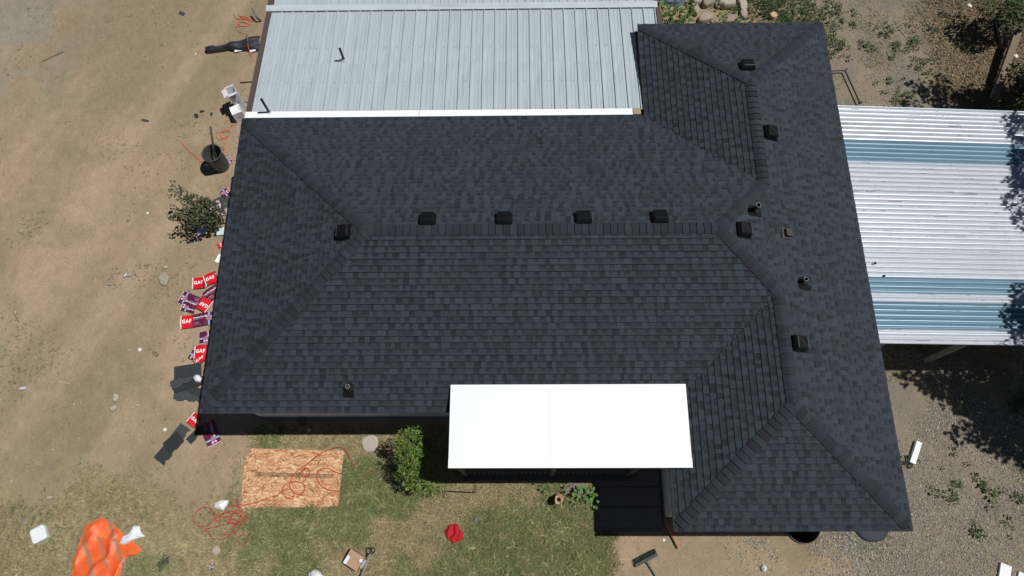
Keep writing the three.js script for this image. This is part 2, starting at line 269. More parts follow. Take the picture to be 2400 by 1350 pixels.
// roof fittings: each is a child of the house, seated on its slope
const blackMetal = M([0.008, 0.008, 0.009], 0.32, { metalness: 0.2 }), rubber = M([0.012, 0.012, 0.013], 0.6), pipeGrey = M([0.25, 0.25, 0.25], 0.5);
function seat(o, key, x, z, turn = 0, up = 0.02) {
  const k = slopes[key], n = V(...k.n), d = key === 'N' || key === 'NN' ? z - (key === 'N' ? zN : zN2) : key[0] === 'S' ? (key === 'S' ? zS : zS2) - z : key === 'W' ? x - xW : key[0] === 'E' ? xE - x : x - xw2;
  const a = k.f(0, 0), b = k.f(0, -1), down = V(b[0] - a[0], -S, b[1] - a[1]).normalize(), X = new THREE.Vector3().crossVectors(n, down);
  o.setRotationFromMatrix(new THREE.Matrix4().makeBasis(X, n, down)); if (turn) o.rotateY(turn);
  o.position.set(x + n.x * up, EH + S * d + n.y * up, z + n.z * up);
}
function hoodGeo() {   // low square hood with rounded corners, sloping sides and a creased top
  const g = new RoundedBoxGeometry(0.35, 0.13, 0.34, 3, 0.035), p = g.attributes.position;
  for (let i = 0; i < p.count; i++) { const y = p.getY(i), t = (y + 0.065) / 0.13, k = 1 - 0.16 * t; let x = p.getX(i) * k, z = p.getZ(i) * k + 0.012 * t; let yy = y; if (y > 0.05) yy += 0.012 * (1 - Math.min(1, Math.abs(Math.abs(x) - Math.abs(z)) / 0.05)); p.setXYZ(i, x, yy, z); }
  g.computeVertexNormals(); return g;
}
const hood = hoodGeo(), flange = rb(0.38, 0.012, 0.36, 0.005), creaseGlint = bx(0.26, 0.014, 0.007, 0.0, 0.154, 0.0, 0, 0.78), lipGlint = bx(0.27, 0.014, 0.016, 0, 0.149, 0.137), glintM = M([0.13, 0.13, 0.135], 0.3, { metalness: 0.5 });  // paler bars on the black hoods are painted highlights along crease and front edge
for (const [key, x, z, lab] of [
  ['N', -2.087, -6.631, 'first vent along the back of the main ridge'], ['N', -0.388, -6.629, 'second vent'], ['N', 1.371, -6.639, 'third vent'], ['N', 3.061, -6.647, 'fourth vent'],
  ['W', -3.922, -6.414], ['E', 4.886, -6.412], ['E', 5.930, -9.110], ['E', 5.918, -3.920], ['NN', 5.649, -11.043]]) {
  const v = new THREE.Group(); v.name = 'roof_vent'; house.add(v); seat(v, key, x, z);
  part('flange', flange, blackMetal, v, [0, 0.01, 0.03]); part('hood', hood, blackMetal, v, [0, 0.08, 0]); if (key === 'E') part('crease_glint', creaseGlint, glintM, v); part('lip_glint', lipGlint, glintM, v);
}
function pipeVent(key, x, z, h, r, fl) {
  const v = new THREE.Group(); v.name = 'vent_pipe'; house.add(v); seat(v, key, x, z);
  part('flange', fl, blackMetal, v, [0, 0.008, 0]);
  const tilt = new THREE.Quaternion().setFromUnitVectors(V(0, 1, 0), V(0, 1, 0).applyQuaternion(v.quaternion.clone().invert()));
  const b = part('boot', cy(r * 1.25, r * 2.1, 0.1, 20), rubber, v); b.quaternion.copy(tilt); b.position.copy(V(0, 0.055, 0).applyQuaternion(tilt));
  const pg = merge([new THREE.CylinderGeometry(r, r, h, 20, 1, true), new THREE.CylinderGeometry(r * 0.84, r * 0.84, h, 20, 1, true), tr(new THREE.RingGeometry(r * 0.84, r, 20), 0, h / 2, 0, -Math.PI / 2)]);
  const p = part('pipe', pg, M([0.06, 0.058, 0.055], 0.5), v); p.quaternion.copy(tilt); p.position.copy(V(0, h / 2, 0).applyQuaternion(tilt));
  const ri = part('rim', tr(new THREE.TorusGeometry(r * 0.93, r * 0.12, 6, 20), 0, 0, 0, Math.PI / 2), pipeGrey, v); ri.quaternion.copy(tilt); ri.position.copy(V(0, h, 0).applyQuaternion(tilt));
}
pipeVent('E', 5.253, -6.947, 0.3, 0.055, rb(0.26, 0.012, 0.32, 0.004));
pipeVent('E', 6.264, -5.368, 0.2, 0.05, merge([cy(0.13, 0.13, 0.012, 24), bx(0.11, 0.012, 0.3, -0.12, 0.001, 0.05, 0, 0)]));
pipeVent('S', -3.841, -3.133, 0.13, 0.05, merge([cy(0.115, 0.115, 0.012, 24), bx(0.23, 0.011, 0.22, 0, 0, 0.11)]));
{ const v = new THREE.Group(); v.name = 'bath_vent'; house.add(v); seat(v, 'E', 6.008, -6.511, 0);
  part('flange', rb(0.26, 0.01, 0.24, 0.004), M([0.06, 0.05, 0.05], 0.7), v, [0, 0.006, 0]); part('hood', rb(0.19, 0.1, 0.17, 0.02, 0, 0.05, 0.02), M([0.045, 0.036, 0.035], 0.65), v); }
// porch: flat white membrane roof tied into both slopes, deck, posts and railing below
{
  const mem = M([0.83, 0.86, 0.89], 0.5), g = new THREE.BoxGeometry(5.16, 0.13, 1.785, 80, 1, 30), p = g.attributes.position;
  for (let i = 0; i < p.count; i++) if (p.getY(i) > 0) { const x = p.getX(i), z = p.getZ(i), ed = sm(2.56, 2.3, Math.abs(x)) * sm(0.88, 0.7, Math.abs(z)); p.setY(i, 0.065 + ed * 0.015 * (fbm(x * 1.2, z * 0.9 + 5, 3) - 0.5) + 0.012 * ed * Math.exp(-(((x + 0.35) / 0.07) ** 2)) + 0.007 * ed * Math.exp(-(((x - 0.85) / 0.07) ** 2))); }
  g.computeVertexNormals();
  const pr = part('porch_roof', g, mem, house, [1.0, 3.14, -2.277]);
  part('front_edge', bx(5.165, 0.03, 0.19, 0, 0.066, 0.8), mem, pr); 
  const porchM = M([0.09, 0.085, 0.08], 0.7), dk = M([0.1, 0.085, 0.07], 0.85, { map: blotchTex });
  for (let i = 0; i < 11; i++) part('deck_board', bx(4.2, 0.035, 0.135, 0.6, 0.3, -2.82 + i * 0.14), dk, house);
  part('deck_skirt', merge([bx(4.2, 0.27, 0.03, 0.6, 0.14, -1.35), bx(0.03, 0.27, 1.5, -1.5, 0.14, -2.1)]), dk, house);
  for (const x of [-1.42, 0.72, 2.6]) part('porch_post', bx(0.1, 2.76, 0.1, x, 1.69, -1.5), porchM, house);
  const rl = part('railing', merge([bx(4.1, 0.04, 0.07, 0.6, 1.2, -1.5), bx(4.1, 0.04, 0.05, 0.6, 0.42, -1.5)]), porchM, house);
  for (let i = 0; i < 34; i++) part('baluster', bx(0.028, 0.76, 0.028, -1.3 + i * 0.115, 0.81, -1.5), porchM, rl);
}
// ---------------------------------------------------------------- concrete walk beside the porch, in the house's shade
{
  const conc = M([0.2, 0.165, 0.15], 0.9, { map: blotchTex });
  const walk = struct('pavement', bx(1.62, 0.04, 1.5, 2.63, 0.022, -0.9), M([0.16, 0.14, 0.125], 0.95));
  for (const [z, d] of [[-1.44, 0.46], [-0.96, 0.47], [-0.48, 0.46]]) part('paving_slab', rb(1.62, 0.05, d, 0.012, 2.64, 0.06, z), conc, walk);
  part('paving_slab', rb(0.6, 0.045, 0.34, 0.012, 1.34, 0.03, -1.16), conc, walk);
  for (const [z, y] of [[-2.2, 0.11], [-2.5, 0.19]]) part('step', rb(1.1, y * 1.2, 0.3, 0.012, 2.95, y * 0.6 + 0.03, z), conc, walk);
}

// ---------------------------------------------------------------- metal-roofed building behind the house
{
  const bld = thing('outbuilding', 'long building with galvanised ribbed metal roof behind the dark shingle roof', 'building');
  const galvTex = dataTex(512, 512, (x, y) => { const st = 0.86 + 0.14 * vn(x / 5, y / 160) + 0.10 * (vn(x / 24, y / 60) - 0.5) + 0.05 * (h2(x, y) - 0.5) - 0.10 * sm(0.72, 0.85, fbm(x / 40, y / 90 + 9, 3)); return [st * 0.98, st, st * 1.01]; }, [0.5, 0.25]);
  const galv = M([0.47, 0.53, 0.57], 0.55, { map: galvTex, metalness: 0.12 }), brown = M([0.085, 0.058, 0.058], 0.6), white = M([0.86, 0.87, 0.88], 0.5), lightTrim = M([0.5, 0.56, 0.6], 0.5, { map: galvTex }), screwM = M([0.12, 0.13, 0.14], 0.5);
  const yA = (z) => 2.925 + (z + 10.2) * 0.11;
  function panel(x0, x1, n, z0, z1, yf, hgt) {     // n major ribs with two faint stiffeners in each pan
    const q = new QB(), pitch = (x1 - x0) / n, prof = [];
    for (let i = 0; i < n; i++) { const b = x0 + i * pitch; for (const [t, h] of [[0, 0.002], [0.30, 0.002], [0.325, 0.009], [0.36, 0.009], [0.385, 0.002], [0.60, 0.002], [0.625, 0.009], [0.66, 0.009], [0.685, 0.002], [0.86, 0.002], [0.875, hgt], [0.94, hgt], [0.99, 0.002]]) prof.push([b + t * pitch, h]); }
    prof.push([x1, 0.002]);
    for (let i = 0; i + 1 < prof.length; i++) { const [a, ha] = prof[i], [b, hb] = prof[i + 1]; const P = (x, h, z) => [x, yf(z) + h, z]; const uv = (x, z) => [x, z]; q.quad(P(a, ha, z0), P(b, hb, z0), P(b, hb, z1), P(a, ha, z1), null, [0, 1, 0], [uv(a, z0), uv(b, z0), uv(b, z1), uv(a, z1)]); }
    return q.build();
  }
  const xa = -6.98, pw = (3.13 - xa) / 32;
  for (let i = 0; i < 32; i += 4) part('roof_panel', panel(xa + i * pw, xa + (i + 4) * pw - 0.002, 4, -13.95, -10.36, yA, 0.04), galv, bld);
  part('roof_panel', panel(3.132, 3.132 + 2 * pw, 2, -13.95, -13.06, yA, 0.04), galv, bld);
  const yB = (z) => 2.47 + (z + 13.95) * 0.06;
  const xb = -6.98, pb = 0.2385; for (let i = 0; i < 45; i += 5) part('roof_panel', panel(xb + i * pb, xb + (i + 5) * pb - 0.002, 5, -20, -13.98, yB, 0.028), galv, bld);
  // flashings and rake trim
  part('step_flashing', merge([bx(10.95, 0.012, 0.2, -1.66, 2.575, -14.0, 0.06), bx(10.95, 0.09, 0.012, -1.66, 2.53, -14.095)]), lightTrim, bld);
  for (const [a, b] of [[-7.12, -2.62], [-2.61, 2.86]]) part('eave_flashing', bx(b - a, 0.014, 0.19, (a + b) / 2, 2.952, -10.285, -0.05), white, bld);
  part('flashing_end_block', rb(0.2, 0.05, 0.19, 0.015, 2.97, 2.95, -10.29), M([0.36, 0.29, 0.2], 0.9, { map: blotchTex }), bld);
  const rake = (x, z0, z1, yf, wd) => merge([beam([x, yf(z0) + 0.03, z0], [x, yf(z1) + 0.03, z1], wd, 0.03), beam([x + (x < 0 ? -1 : 1) * wd / 2, yf(z0) - 0.06, z0], [x + (x < 0 ? -1 : 1) * wd / 2, yf(z1) - 0.06, z1], 0.02, 0.16)]);
  part('rake_trim', rake(-7.05, -13.9, -10.4, yA, 0.13), brown, bld); part('rake_trim', rake(-7.05, -20, -14.1, yB, 0.13), brown, bld);
  part('rake_trim', rake(3.83, -13.9, -13.06, yA, 0.12), brown, bld); part('rake_trim', rake(3.83, -20, -14.1, yB, 0.12), brown, bld);
  // walls
  const wallM = M([0.17, 0.12, 0.11], 0.8, { map: blotchTex });
  part('wall', bx(10.55, 2.24, 6.6, -1.5, 1.12, -16.55), wallM, bld); part('wall', bx(9.7, 2.5, 2.5, -1.95, 1.25, -11.9), wallM, bld);
  // screws in rows
  const sg = []; for (const z of [-11.35, -12.55]) for (let i = 0; i < 33; i++) sg.push(cy(0.009, 0.011, 0.012, 6, xa + (i + 0.5) * pw, yA(z) + 0.01, z)); part('roof_screws', merge(sg), screwM, bld).userData.kind = 'stuff';
  // two vent stacks
  const stk = M([0.02, 0.021, 0.03], 0.55), cone = M([0.42, 0.45, 0.48], 0.5);
  for (const [x, z, h] of [[-6.505, -10.363, 0.62], [-4.752, -12.115, 0.5]]) { const o = new THREE.Group(); o.name = 'vent_stack'; o.position.set(x, yA(z), z); bld.add(o);
    part('stack_pipe', merge([new THREE.CylinderGeometry(0.032, 0.032, h, 16, 1, true), new THREE.CylinderGeometry(0.026, 0.026, h, 16, 1, true), tr(new THREE.RingGeometry(0.026, 0.032, 16), 0, h / 2, 0, -Math.PI / 2)]), stk, o, [0, h / 2, 0]);
    part('boot', cy(0.045, 0.12, 0.07, 20, 0, 0.035, 0), cone, o); }
}
// ---------------------------------------------------------------- carport
{
  const cp = thing('carport', 'carport with corrugated white and blue metal roof beside the house', 'carport');
  const yC = (x) => 2.55 - (x - 8.0) * 0.07, xa = 8.0, xb = 15.4, pitch = 0.1288;
  const wear = (base, seed) => canvasTex(1024, 256, (c, W, H) => { const f = rng(seed); c.fillStyle = css(base); c.fillRect(0, 0, W, H);
    for (let i = 0; i < 900; i++) { const l = 0.9 + f() * 0.14; c.fillStyle = `rgba(${base.map((v) => Math.min(255, Math.round(v * l))).join(',')},0.5)`; c.fillRect(f() * W, f() * H, 40 + f() * 240, 1 + f() * 3); }
    for (let i = 0; i < 26; i++) { c.fillStyle = `rgba(${60 + f() * 60},${58 + f() * 40},${56 + f() * 40},${0.35 + 0.5 * f()})`; const y = Math.floor(f() * 8) * 32 + 15 + f() * 3; c.fillRect(f() * W, y, 8 + f() * f() * 120, 1.6 + f() * 1.2); }
    for (let i = 0; i < 60; i++) { c.fillStyle = `rgba(90,84,80,${0.3 + 0.5 * f()})`; c.fillRect(f() * W, f() * H, 1 + f() * 5, 1 + f() * 2); } });
  const zs = [-10.68, -10.2, -9.71, -9.05, -8.25, -7.45, -6.65, -5.89, -5.545, -5.267, -4.645, -4.24], kinds = 'wwbwwwwbwbw';
  const mats = { w: [0, 1, 2].map((i) => new THREE.MeshStandardMaterial({ map: wear([194, 200, 208], 31 + i), roughness: 0.42, metalness: 0.3, side: THREE.DoubleSide })), b: [0, 1].map((i) => new THREE.MeshStandardMaterial({ map: wear([122, 150, 167], 51 + i), roughness: 0.42, metalness: 0.3, side: THREE.DoubleSide })) };
  for (let s = 0; s < kinds.length; s++) {
    const q = new QB(), z0 = zs[s], z1 = zs[s + 1] + (s < kinds.length - 1 ? 0.05 : 0), lift = 0.004 * (s % 2), N = Math.round((z1 - z0) / pitch * 10);
    const hh = (z) => { const t = (z + 10.68) / pitch, fr = t - Math.floor(t); return 0.03 * Math.cos(fr * 2 * Math.PI) + lift; };
    for (let i = 0; i < N; i++) { const a = lerp(z0, z1, i / N), b = lerp(z0, z1, (i + 1) / N); const P = (x, z) => [x, yC(x) + hh(z), z], uv = (x, z) => [(x - xa) / 4.1, (z - z0) / (pitch * 8)]; q.quad(P(xa, a), P(xb, a), P(xb, b), P(xa, b), null, [0, 1, 0], [uv(xa, a), uv(xb, a), uv(xb, b), uv(xa, b)]); }
    let g = q.build(); g = mergeVertices(g); g.computeVertexNormals();
    part('roof_sheet', g, kinds[s] === 'w' ? mats.w[s % 3] : mats.b[s % 2], cp);
  }
  const wood = M([0.23, 0.22, 0.2], 0.85, { map: blotchTex }), dark = M([0.1, 0.1, 0.105], 0.8);
  for (const z of [-10.6, -7.4, -4.32]) part('beam', beam([8.2, yC(8.2) - 0.14, z], [15.3, yC(15.3) - 0.14, z], 0.06, 0.14), z > -5 ? dark : wood, cp);
  for (const x of [8.5, 10.2, 12, 13.8, 15.2]) part('purlin', bx(0.05, 0.09, 6.2, x, yC(x) - 0.09, -7.46), wood, cp);
  for (const [x, z] of [[10.75, -4.34], [15.1, -4.34], [8.7, -4.34], [10.75, -10.58], [15.1, -10.58]]) part('post', bx(0.11, yC(x) - 0.18, 0.11, x, (yC(x) - 0.18) / 2, z - 0.09), wood, cp);
  // leaves and twigs lying on the sheets
  for (const [x, z] of [[8.533, -6.234], [8.693, -5.913]]) part('debris_clump', tr(new THREE.IcosahedronGeometry(0.032, 1), x, yC(x) + 0.04, z), M([0.03, 0.03, 0.03], 0.9), cp);
}

// ---------------------------------------------------------------- window wells under the right-hand eave
{
  const corr = (r, y0, y1, n = 48) => { const pr = []; for (let i = 0; i <= 12; i++) { const t = i / 12; pr.push(new THREE.Vector2(r + 0.008 * Math.sin(t * 40), lerp(y0, y1, t))); } return new THREE.LatheGeometry(pr, n); };
  const steel = M([0.09, 0.09, 0.095], 0.6, { metalness: 0.3 });
  const a = thing('window_well', 'open dark round window well below the right front eave', 'window well', [wellC[0], 0, wellC[1]], 0, 'window wells by the front wall');
  part('well_wall', corr(wellR, -0.9, 0.05), steel, a); part('rim', tr(new THREE.TorusGeometry(wellR, 0.012, 6, 40), 0, 0.05, 0, Math.PI / 2), steel, a); part('well_floor', tr(new THREE.CircleGeometry(wellR, 32), 0, -0.88, 0, -Math.PI / 2), M([0.05, 0.045, 0.04], 0.95), a);
  const b = thing('window_well', 'window well with dark blue cover beside gravel at the front corner', 'window well', [8.6, 0, -0.31], 0, 'window wells by the front wall');
  part('well_wall', corr(0.41, 0.0, 0.06), steel, b); part('cover', tr(new THREE.LatheGeometry([[0, 0.085], [0.2, 0.082], [0.36, 0.07], [0.40, 0.062], [0.43, 0.05], [0.43, 0.04]].map((p) => new THREE.Vector2(...p)), 40)), M([0.012, 0.016, 0.035], 0.7), b);
}
// ---------------------------------------------------------------- plywood stack with red air hose
{
  const osbTex = canvasTex(1024, 512, (c, W, H) => { const f = rng(99); c.fillStyle = 'rgb(190,146,108)'; c.fillRect(0, 0, W, H);
    const cs = [[208, 166, 126], [184, 136, 96], [164, 114, 78], [218, 184, 146], [198, 150, 108], [128, 84, 54], [226, 198, 162], [190, 130, 94]];
    for (let i = 0; i < 3600; i++) { c.save(); c.translate(f() * W, f() * H); c.rotate((f() - 0.5) * 1.5 + (f() < 0.12 ? 1.4 : 0)); const l = 22 + f() * 60, w2 = 3 + f() * 11; const k = cs[Math.floor(f() * cs.length)]; c.fillStyle = `rgba(${k.join(',')},${0.45 + 0.5 * f()})`; c.fillRect(-l / 2, -w2 / 2, l, w2); c.restore(); }
    c.fillStyle = 'rgba(52,42,28,0.75)'; for (let x = 90; x < W - 90;) { const l = 6 + f() * 40; if (f() < 0.8) c.fillRect(x, 232 + f() * 6, l, 3 + f() * 4); if (f() < 0.7) c.fillRect(x, 250 + f() * 8, l * 0.8, 3 + f() * 3); if (f() < 0.6) c.fillRect(x, 268 + f() * 4, l, 3); x += l + 3 + f() * 9; }
    c.fillStyle = 'rgba(96,74,44,0.42)'; c.fillRect(90, 230, 850, 44); c.fillRect(120, 228, 40, 48); c.fillRect(540, 228, 40, 48); });
  const osb = new THREE.MeshStandardMaterial({ map: osbTex, roughness: 0.8, side: THREE.DoubleSide });
  const sheet = (x, z, ry, y, lab) => { const g = new THREE.BoxGeometry(2.44, 0.018, 1.3); return single('strand_board', lab, 'board', g, osb, [x, y, z], ry, 'strand boards stacked on the grass'); };
  const [cx, cz] = [-5.877, -1.456];
  sheet(cx - 0.055, cz + 0.1, 0.02, 0.012, 'lowest strand board of the stack, its edge showing at the front');
  sheet(cx + 0.015, cz + 0.045, -0.005, 0.032, 'middle strand board of the stack on the grass');
  sheet(cx + 0.03, cz - 0.03, -0.028, 0.052, 'top strand board of the stack with stamped middle and red hose');
}
const flat = (l, y) => l.map(([x, z]) => [x, y, z]);
const redHose = M([0.42, 0.035, 0.025], 0.5), orangeCord = M([0.62, 0.13, 0.05], 0.55);
{
  const y = 0.075, loop = (cx, cz, r, a0, a1, n, yy = y, sq = 1) => { const o = []; for (let i = 0; i <= n; i++) { const a = a0 + (a1 - a0) * i / n; o.push([cx + r * Math.cos(a), yy, cz + r * sq * Math.sin(a)]); } return o; };
  const P = (...a) => a.map(([x, z]) => [x, y, z]);
  const [l1x, l1z] = [-5.944, -1.046], [l2x, l2z] = [-5.687, -1.192], [l3x, l3z] = [-5.548, -1.561];
  const hose = thing('air_hose', 'thin red air hose looping over the strand boards into a tangle on the grass', 'hose');
  part('hose_run', tube([[-3.775, -1.611], [-3.965, -1.516], [-4.240, -1.221]].map(([x, z]) => [x, 0.03, z]).concat([]), 0.011, 24), redHose, hose);
  part('hose_run', tube(P([-4.355, -1.751], [-4.433, -1.911], [-4.629, -2.160], [-4.863, -2.171], [-5.184, -2.042], [-5.442, -1.838], [-5.627, -1.699], [-5.800, -1.561], [-5.903, -1.382], [-5.906, -1.203], [-5.782, -1.056], [-5.628, -1.035], [-5.529, -1.140], [-5.564, -1.276], [-5.722, -1.329], [-5.918, -1.318], [-6.062, -1.235], [-6.091, -1.098], [-5.990, -0.963], [-5.832, -0.911], [-5.778, -1.015], [-5.855, -1.130], [-6.010, -1.151], [-6.181, -1.026], [-6.443, -0.932], [-6.757, -0.829], [-7.020, -0.767]), 0.011, 200), redHose, hose);
  part('hose_run', tube(P([-4.613, -1.538], [-4.757, -1.560], [-4.986, -1.666], [-5.201, -1.613], [-5.253, -1.455], [-5.149, -1.275], [-4.941, -1.139], [-4.611, -1.097]), 0.011, 80), redHose, hose);
  part('hose_run', tube(loop(l3x, l3z, 0.11, 0, 6.5, 14, 0.078), 0.011, 60), redHose, hose);
  const f = rng(5), g = 0.03, tang = [[-7.020, -0.767]].map(([x, z]) => [x, 0.05, z]);
  for (const [x, z, r, a, b] of [[-7.278, -0.830, 0.09, 0.5, -5.2], [-7.285, -0.552, 0.24, -1.6, 5], [-7.196, -0.449, 0.14, 0, 7], [-7.466, -0.450, 0.16, 0, 6], [-7.739, -0.470, 0.09, 0, 6.6], [-8.010, -0.481, 0.26, 0.2, 6.2], [-7.345, -0.348, 0.3, 3.2, 8.2], [-7.146, -0.480, 0.2, 0, 6.6], [-7.546, -0.246, 0.33, 3, 0.3], [-6.971, 0.056, 0.13, -2.6, 3.4]]) tang.push(...loop(x, z, r, a, b, 8, g + 0.02 * f(), 0.9));
  part('hose_tangle', tube(tang, 0.011, 520), redHose, hose);
}
function cord(label, pts, y = 0.02, r = 0.009) { return single('extension_cord', label, 'cord', tube(pts.map(([x, z, yy]) => [x, yy ?? y, z]), r, pts.length * 9), orangeCord, [0, 0, 0], 0, 'orange cords along the house'); }
cord('orange cord coiled on dirt beside the metal roof corner', [[-9.306, -16.031], [-9.184, -15.843], [-8.943, -15.806], [-8.723, -15.820], [-8.674, -15.651], [-8.826, -15.535], [-9.052, -15.572], [-9.101, -15.740], [-8.868, -15.873], [-8.740, -15.736], [-8.775, -15.568], [-8.992, -15.537], [-9.182, -15.506], [-9.028, -15.706], [-8.668, -15.600], [-8.840, -15.872], [-9.095, -15.909], [-8.482, -15.665]]);
cord('orange cord crossing the dark roll and running past the white boxes', [[-9.048, -15.321], [-8.757, -15.201], [-8.670, -15.167, 0.22], [-8.588, -14.607, 0.2], [-8.513, -14.330], [-8.511, -14.088]]);
cord('orange cord coiled between the trash can and the roof edge', [[-8.664, -11.915], [-8.880, -11.767], [-8.965, -11.618], [-9.196, -11.591], [-9.231, -11.472], [-9.111, -11.352], [-8.935, -11.395], [-8.826, -11.557], [-8.946, -11.678], [-9.117, -11.590], [-9.067, -11.411], [-8.866, -11.468], [-8.947, -11.292], [-8.937, -11.027], [-8.894, -10.808]]);
cord('orange cord stretched on bare dirt up to the trash can', [[-10.291, -11.334], [-10.203, -11.186], [-9.930, -10.919], [-9.680, -10.713], [-9.485, -10.524]]);
// ---------------------------------------------------------------- shingle wrappers
{
  const wrap = canvasTex(1024, 384, (c, W, H) => {
    c.fillStyle = 'rgb(92,24,62)'; c.fillRect(0, 0, W, H); c.fillStyle = 'rgb(206,22,34)'; c.fillRect(30, 0, 330, H); c.fillStyle = 'rgb(235,235,235)'; c.fillRect(0, 0, 26, H);
    c.fillStyle = 'rgb(245,245,245)'; c.font = 'bold 150px sans-serif'; c.textBaseline = 'middle'; c.fillText('GAF', 48, H * 0.46);
    c.font = 'bold 66px sans-serif'; c.fillText('Timberline', 376, 110); c.font = 'bold 74px sans-serif'; c.fillText('NS', 728, 110); c.fillStyle = 'rgb(214,190,205)'; c.fillRect(376, 160, 300, 6); c.font = '44px sans-serif'; c.fillText('Shingles', 400, 262); c.fillRect(396, 320, 230, 5);
    c.fillStyle = 'rgb(120,178,222)'; c.fillRect(840, 0, 46, H); c.fillStyle = 'rgb(92,24,62)'; c.save(); c.translate(863, 180); c.rotate(Math.PI / 4); c.fillRect(-64, -64, 128, 128); c.strokeStyle = 'rgb(226,196,212)'; c.lineWidth = 9; c.strokeRect(-54, -54, 108, 108); c.strokeRect(-24, -24, 48, 48); c.restore();
    c.fillStyle = 'rgb(240,205,222)'; for (const [x, y] of [[948, 130], [948, 220]]) { c.save(); c.translate(x, y); c.rotate(Math.PI / 4); c.fillRect(-26, -26, 52, 52); c.restore(); } c.fillStyle = 'rgb(225,215,222)'; c.fillRect(1008, 0, 16, H);
  });
  const wm = new THREE.MeshStandardMaterial({ map: wrap, roughness: 0.42, side: THREE.DoubleSide }), inside = M([0.52, 0.47, 0.5], 0.6);
  let n = 0;
  function wrapper(label, x, z, turn, u0 = 0, u1 = 1, y = 0.03, W2 = 0.36, tilt = 0) {   // u0..u1: the stretch of the printed sheet that this piece keeps
    const L = 0.92 * (u1 - u0), g = new THREE.BoxGeometry(L, 0.014, W2, 12, 1, 6), p = g.attributes.position, uv = g.attributes.uv, s = n++ * 7.3;
    for (let i = 0; i < p.count; i++) { const a = p.getX(i), b = p.getZ(i); p.setY(i, p.getY(i) + 0.035 * (fbm(a * 5 + s, b * 5, 2) - 0.35) + 0.02 * Math.max(0, Math.sin(a * 9 + s + b * 4)) + tilt * a); p.setXYZ(i, a + 0.012 * (vn(b * 9 + s, 1) - 0.5), p.getY(i), b + 0.02 * (vn(a * 6 + s, 4) - 0.5)); uv.setXY(i, u0 + (a / L + 0.5) * (u1 - u0), clamp(0.5 - b / W2)); }
    g.computeVertexNormals(); return single('shingle_wrapper', label, 'wrapper', g, wm, [x, y, z], turn, 'shingle wrappers along the left eave');
  }
  const D = Math.PI / 180;
  wrapper('red wrapper end with white capitals, lower left of the two topmost red ones', -9.056, -6.727, 5 * D, 0, 0.4, 0.05, 0.34);
  wrapper('red wrapper end tilted against the roof edge above the others', -8.724, -6.852, -27 * D + 0.9, 0, 0.4, 0.07, 0.34);
  wrapper('purple wrapper lying slantwise under the upper red wrappers', -8.629, -6.433, 42 * D, 0.36, 0.82, 0.045);
  wrapper('purple wrapper with blue band at its far left end', -9.249, -6.247, 158 * D, 0.42, 1, 0.06, 0.33);
  wrapper('partly covered purple wrapper under the blue banded one', -9.241, -6.035, 166 * D, 0.55, 1, 0.025, 0.3);
  wrapper('red wrapper with upside-down capitals in the middle of the pile', -8.806, -6.083, 150 * D, 0, 0.4, 0.09, 0.36);
  wrapper('longest wrapper, red end and purple end lying flat at the pile foot', -8.956, -5.638, 9 * D, 0, 0.94, 0.05, 0.37);
  wrapper('purple wrapper end standing alone below the long wrapper', -8.637, -5.149, -80 * D, 0.62, 1, 0.04, 0.33);
  wrapper('red wrapper with white capitals just above the black shingle stack', -8.672, -4.741, 4 * D, 0, 0.42, 0.09, 0.36);
  wrapper('small purple wrapper corner left of the lower red wrapper', -8.868, -4.647, 65 * D, 0.7, 1, 0.03, 0.26);
  wrapper('crumpled red wrapper hanging over the black shingle stack', -8.685, -4.516, 40 * D, 0.02, 0.3, 0.12, 0.22);
  wrapper('purple wrapper corner by the roof edge above the bush', -8.673, -9.538, 38 * D, 0.72, 1, 0.05, 0.25);
  wrapper('reddish wrapper scrap by the roof edge below the bush', -8.612, -7.893, -60 * D, 0.05, 0.22, 0.03, 0.16);
  wrapper('purple wrapper half in shade at the front left roof corner', -8.131, -2.562, -64 * D, 0.3, 1, 0.05, 0.36);
  wrapper('red and white wrapper corner poking out of the corner shade', -8.620, -2.907, -35 * D, 0, 0.3, 0.05, 0.3);
  wrapper('purple wrapper scrap at the bottom edge of the dry grass', -7.667, 0.650, 80 * D, 0.75, 1, 0.02, 0.12);
  wrapper('white and purple wrapper piece beside the trash can foot', -8.724, -10.589, -62 * D, 0.78, 1, 0.05, 0.16);
  // pale undersides
  const sheetBit = (name, label, cat, x, z, ry, a, b, mt, y = 0.04) => { const g = new THREE.BoxGeometry(a, 0.01, b, 8, 1, 6), p = g.attributes.position, s = n++ * 3.1; for (let i = 0; i < p.count; i++) p.setY(i, p.getY(i) + 0.07 * (fbm(p.getX(i) * 6 + s, p.getZ(i) * 6, 3) - 0.4)); g.computeVertexNormals(); return single(name, label, cat, g, mt, [x, y, z], ry); };
  sheetBit('plastic_wrap', 'pink and white torn wrap beside the bush top', 'wrap', -8.917, -9.110, 0.6, 0.32, 0.26, M([0.66, 0.5, 0.58], 0.5), 0.06);
  sheetBit('plastic_wrap', 'pink strip of wrap under the roof edge by the bush', 'wrap', -8.675, -8.903, 0.15, 0.3, 0.16, M([0.7, 0.48, 0.6], 0.5), 0.05);
  sheetBit('felt_sheet', 'dark grey felt sheet between the bush and the roof edge', 'felt', -8.747, -9.247, 0.5, 0.42, 0.42, M([0.045, 0.05, 0.05], 0.9), 0.02);
  sheetBit('foam_sheet', 'pale blue foam sheet half under the eave below the bush', 'foam', -8.656, -8.306, 0.1, 0.22, 0.24, M([0.55, 0.65, 0.66], 0.7), 0.06);
  sheetBit('plastic_bag', 'white bag with dark print in the bush shade', 'bag', -9.175, -8.297, 0.2, 0.28, 0.22, M([0.55, 0.58, 0.68], 0.5), 0.08);
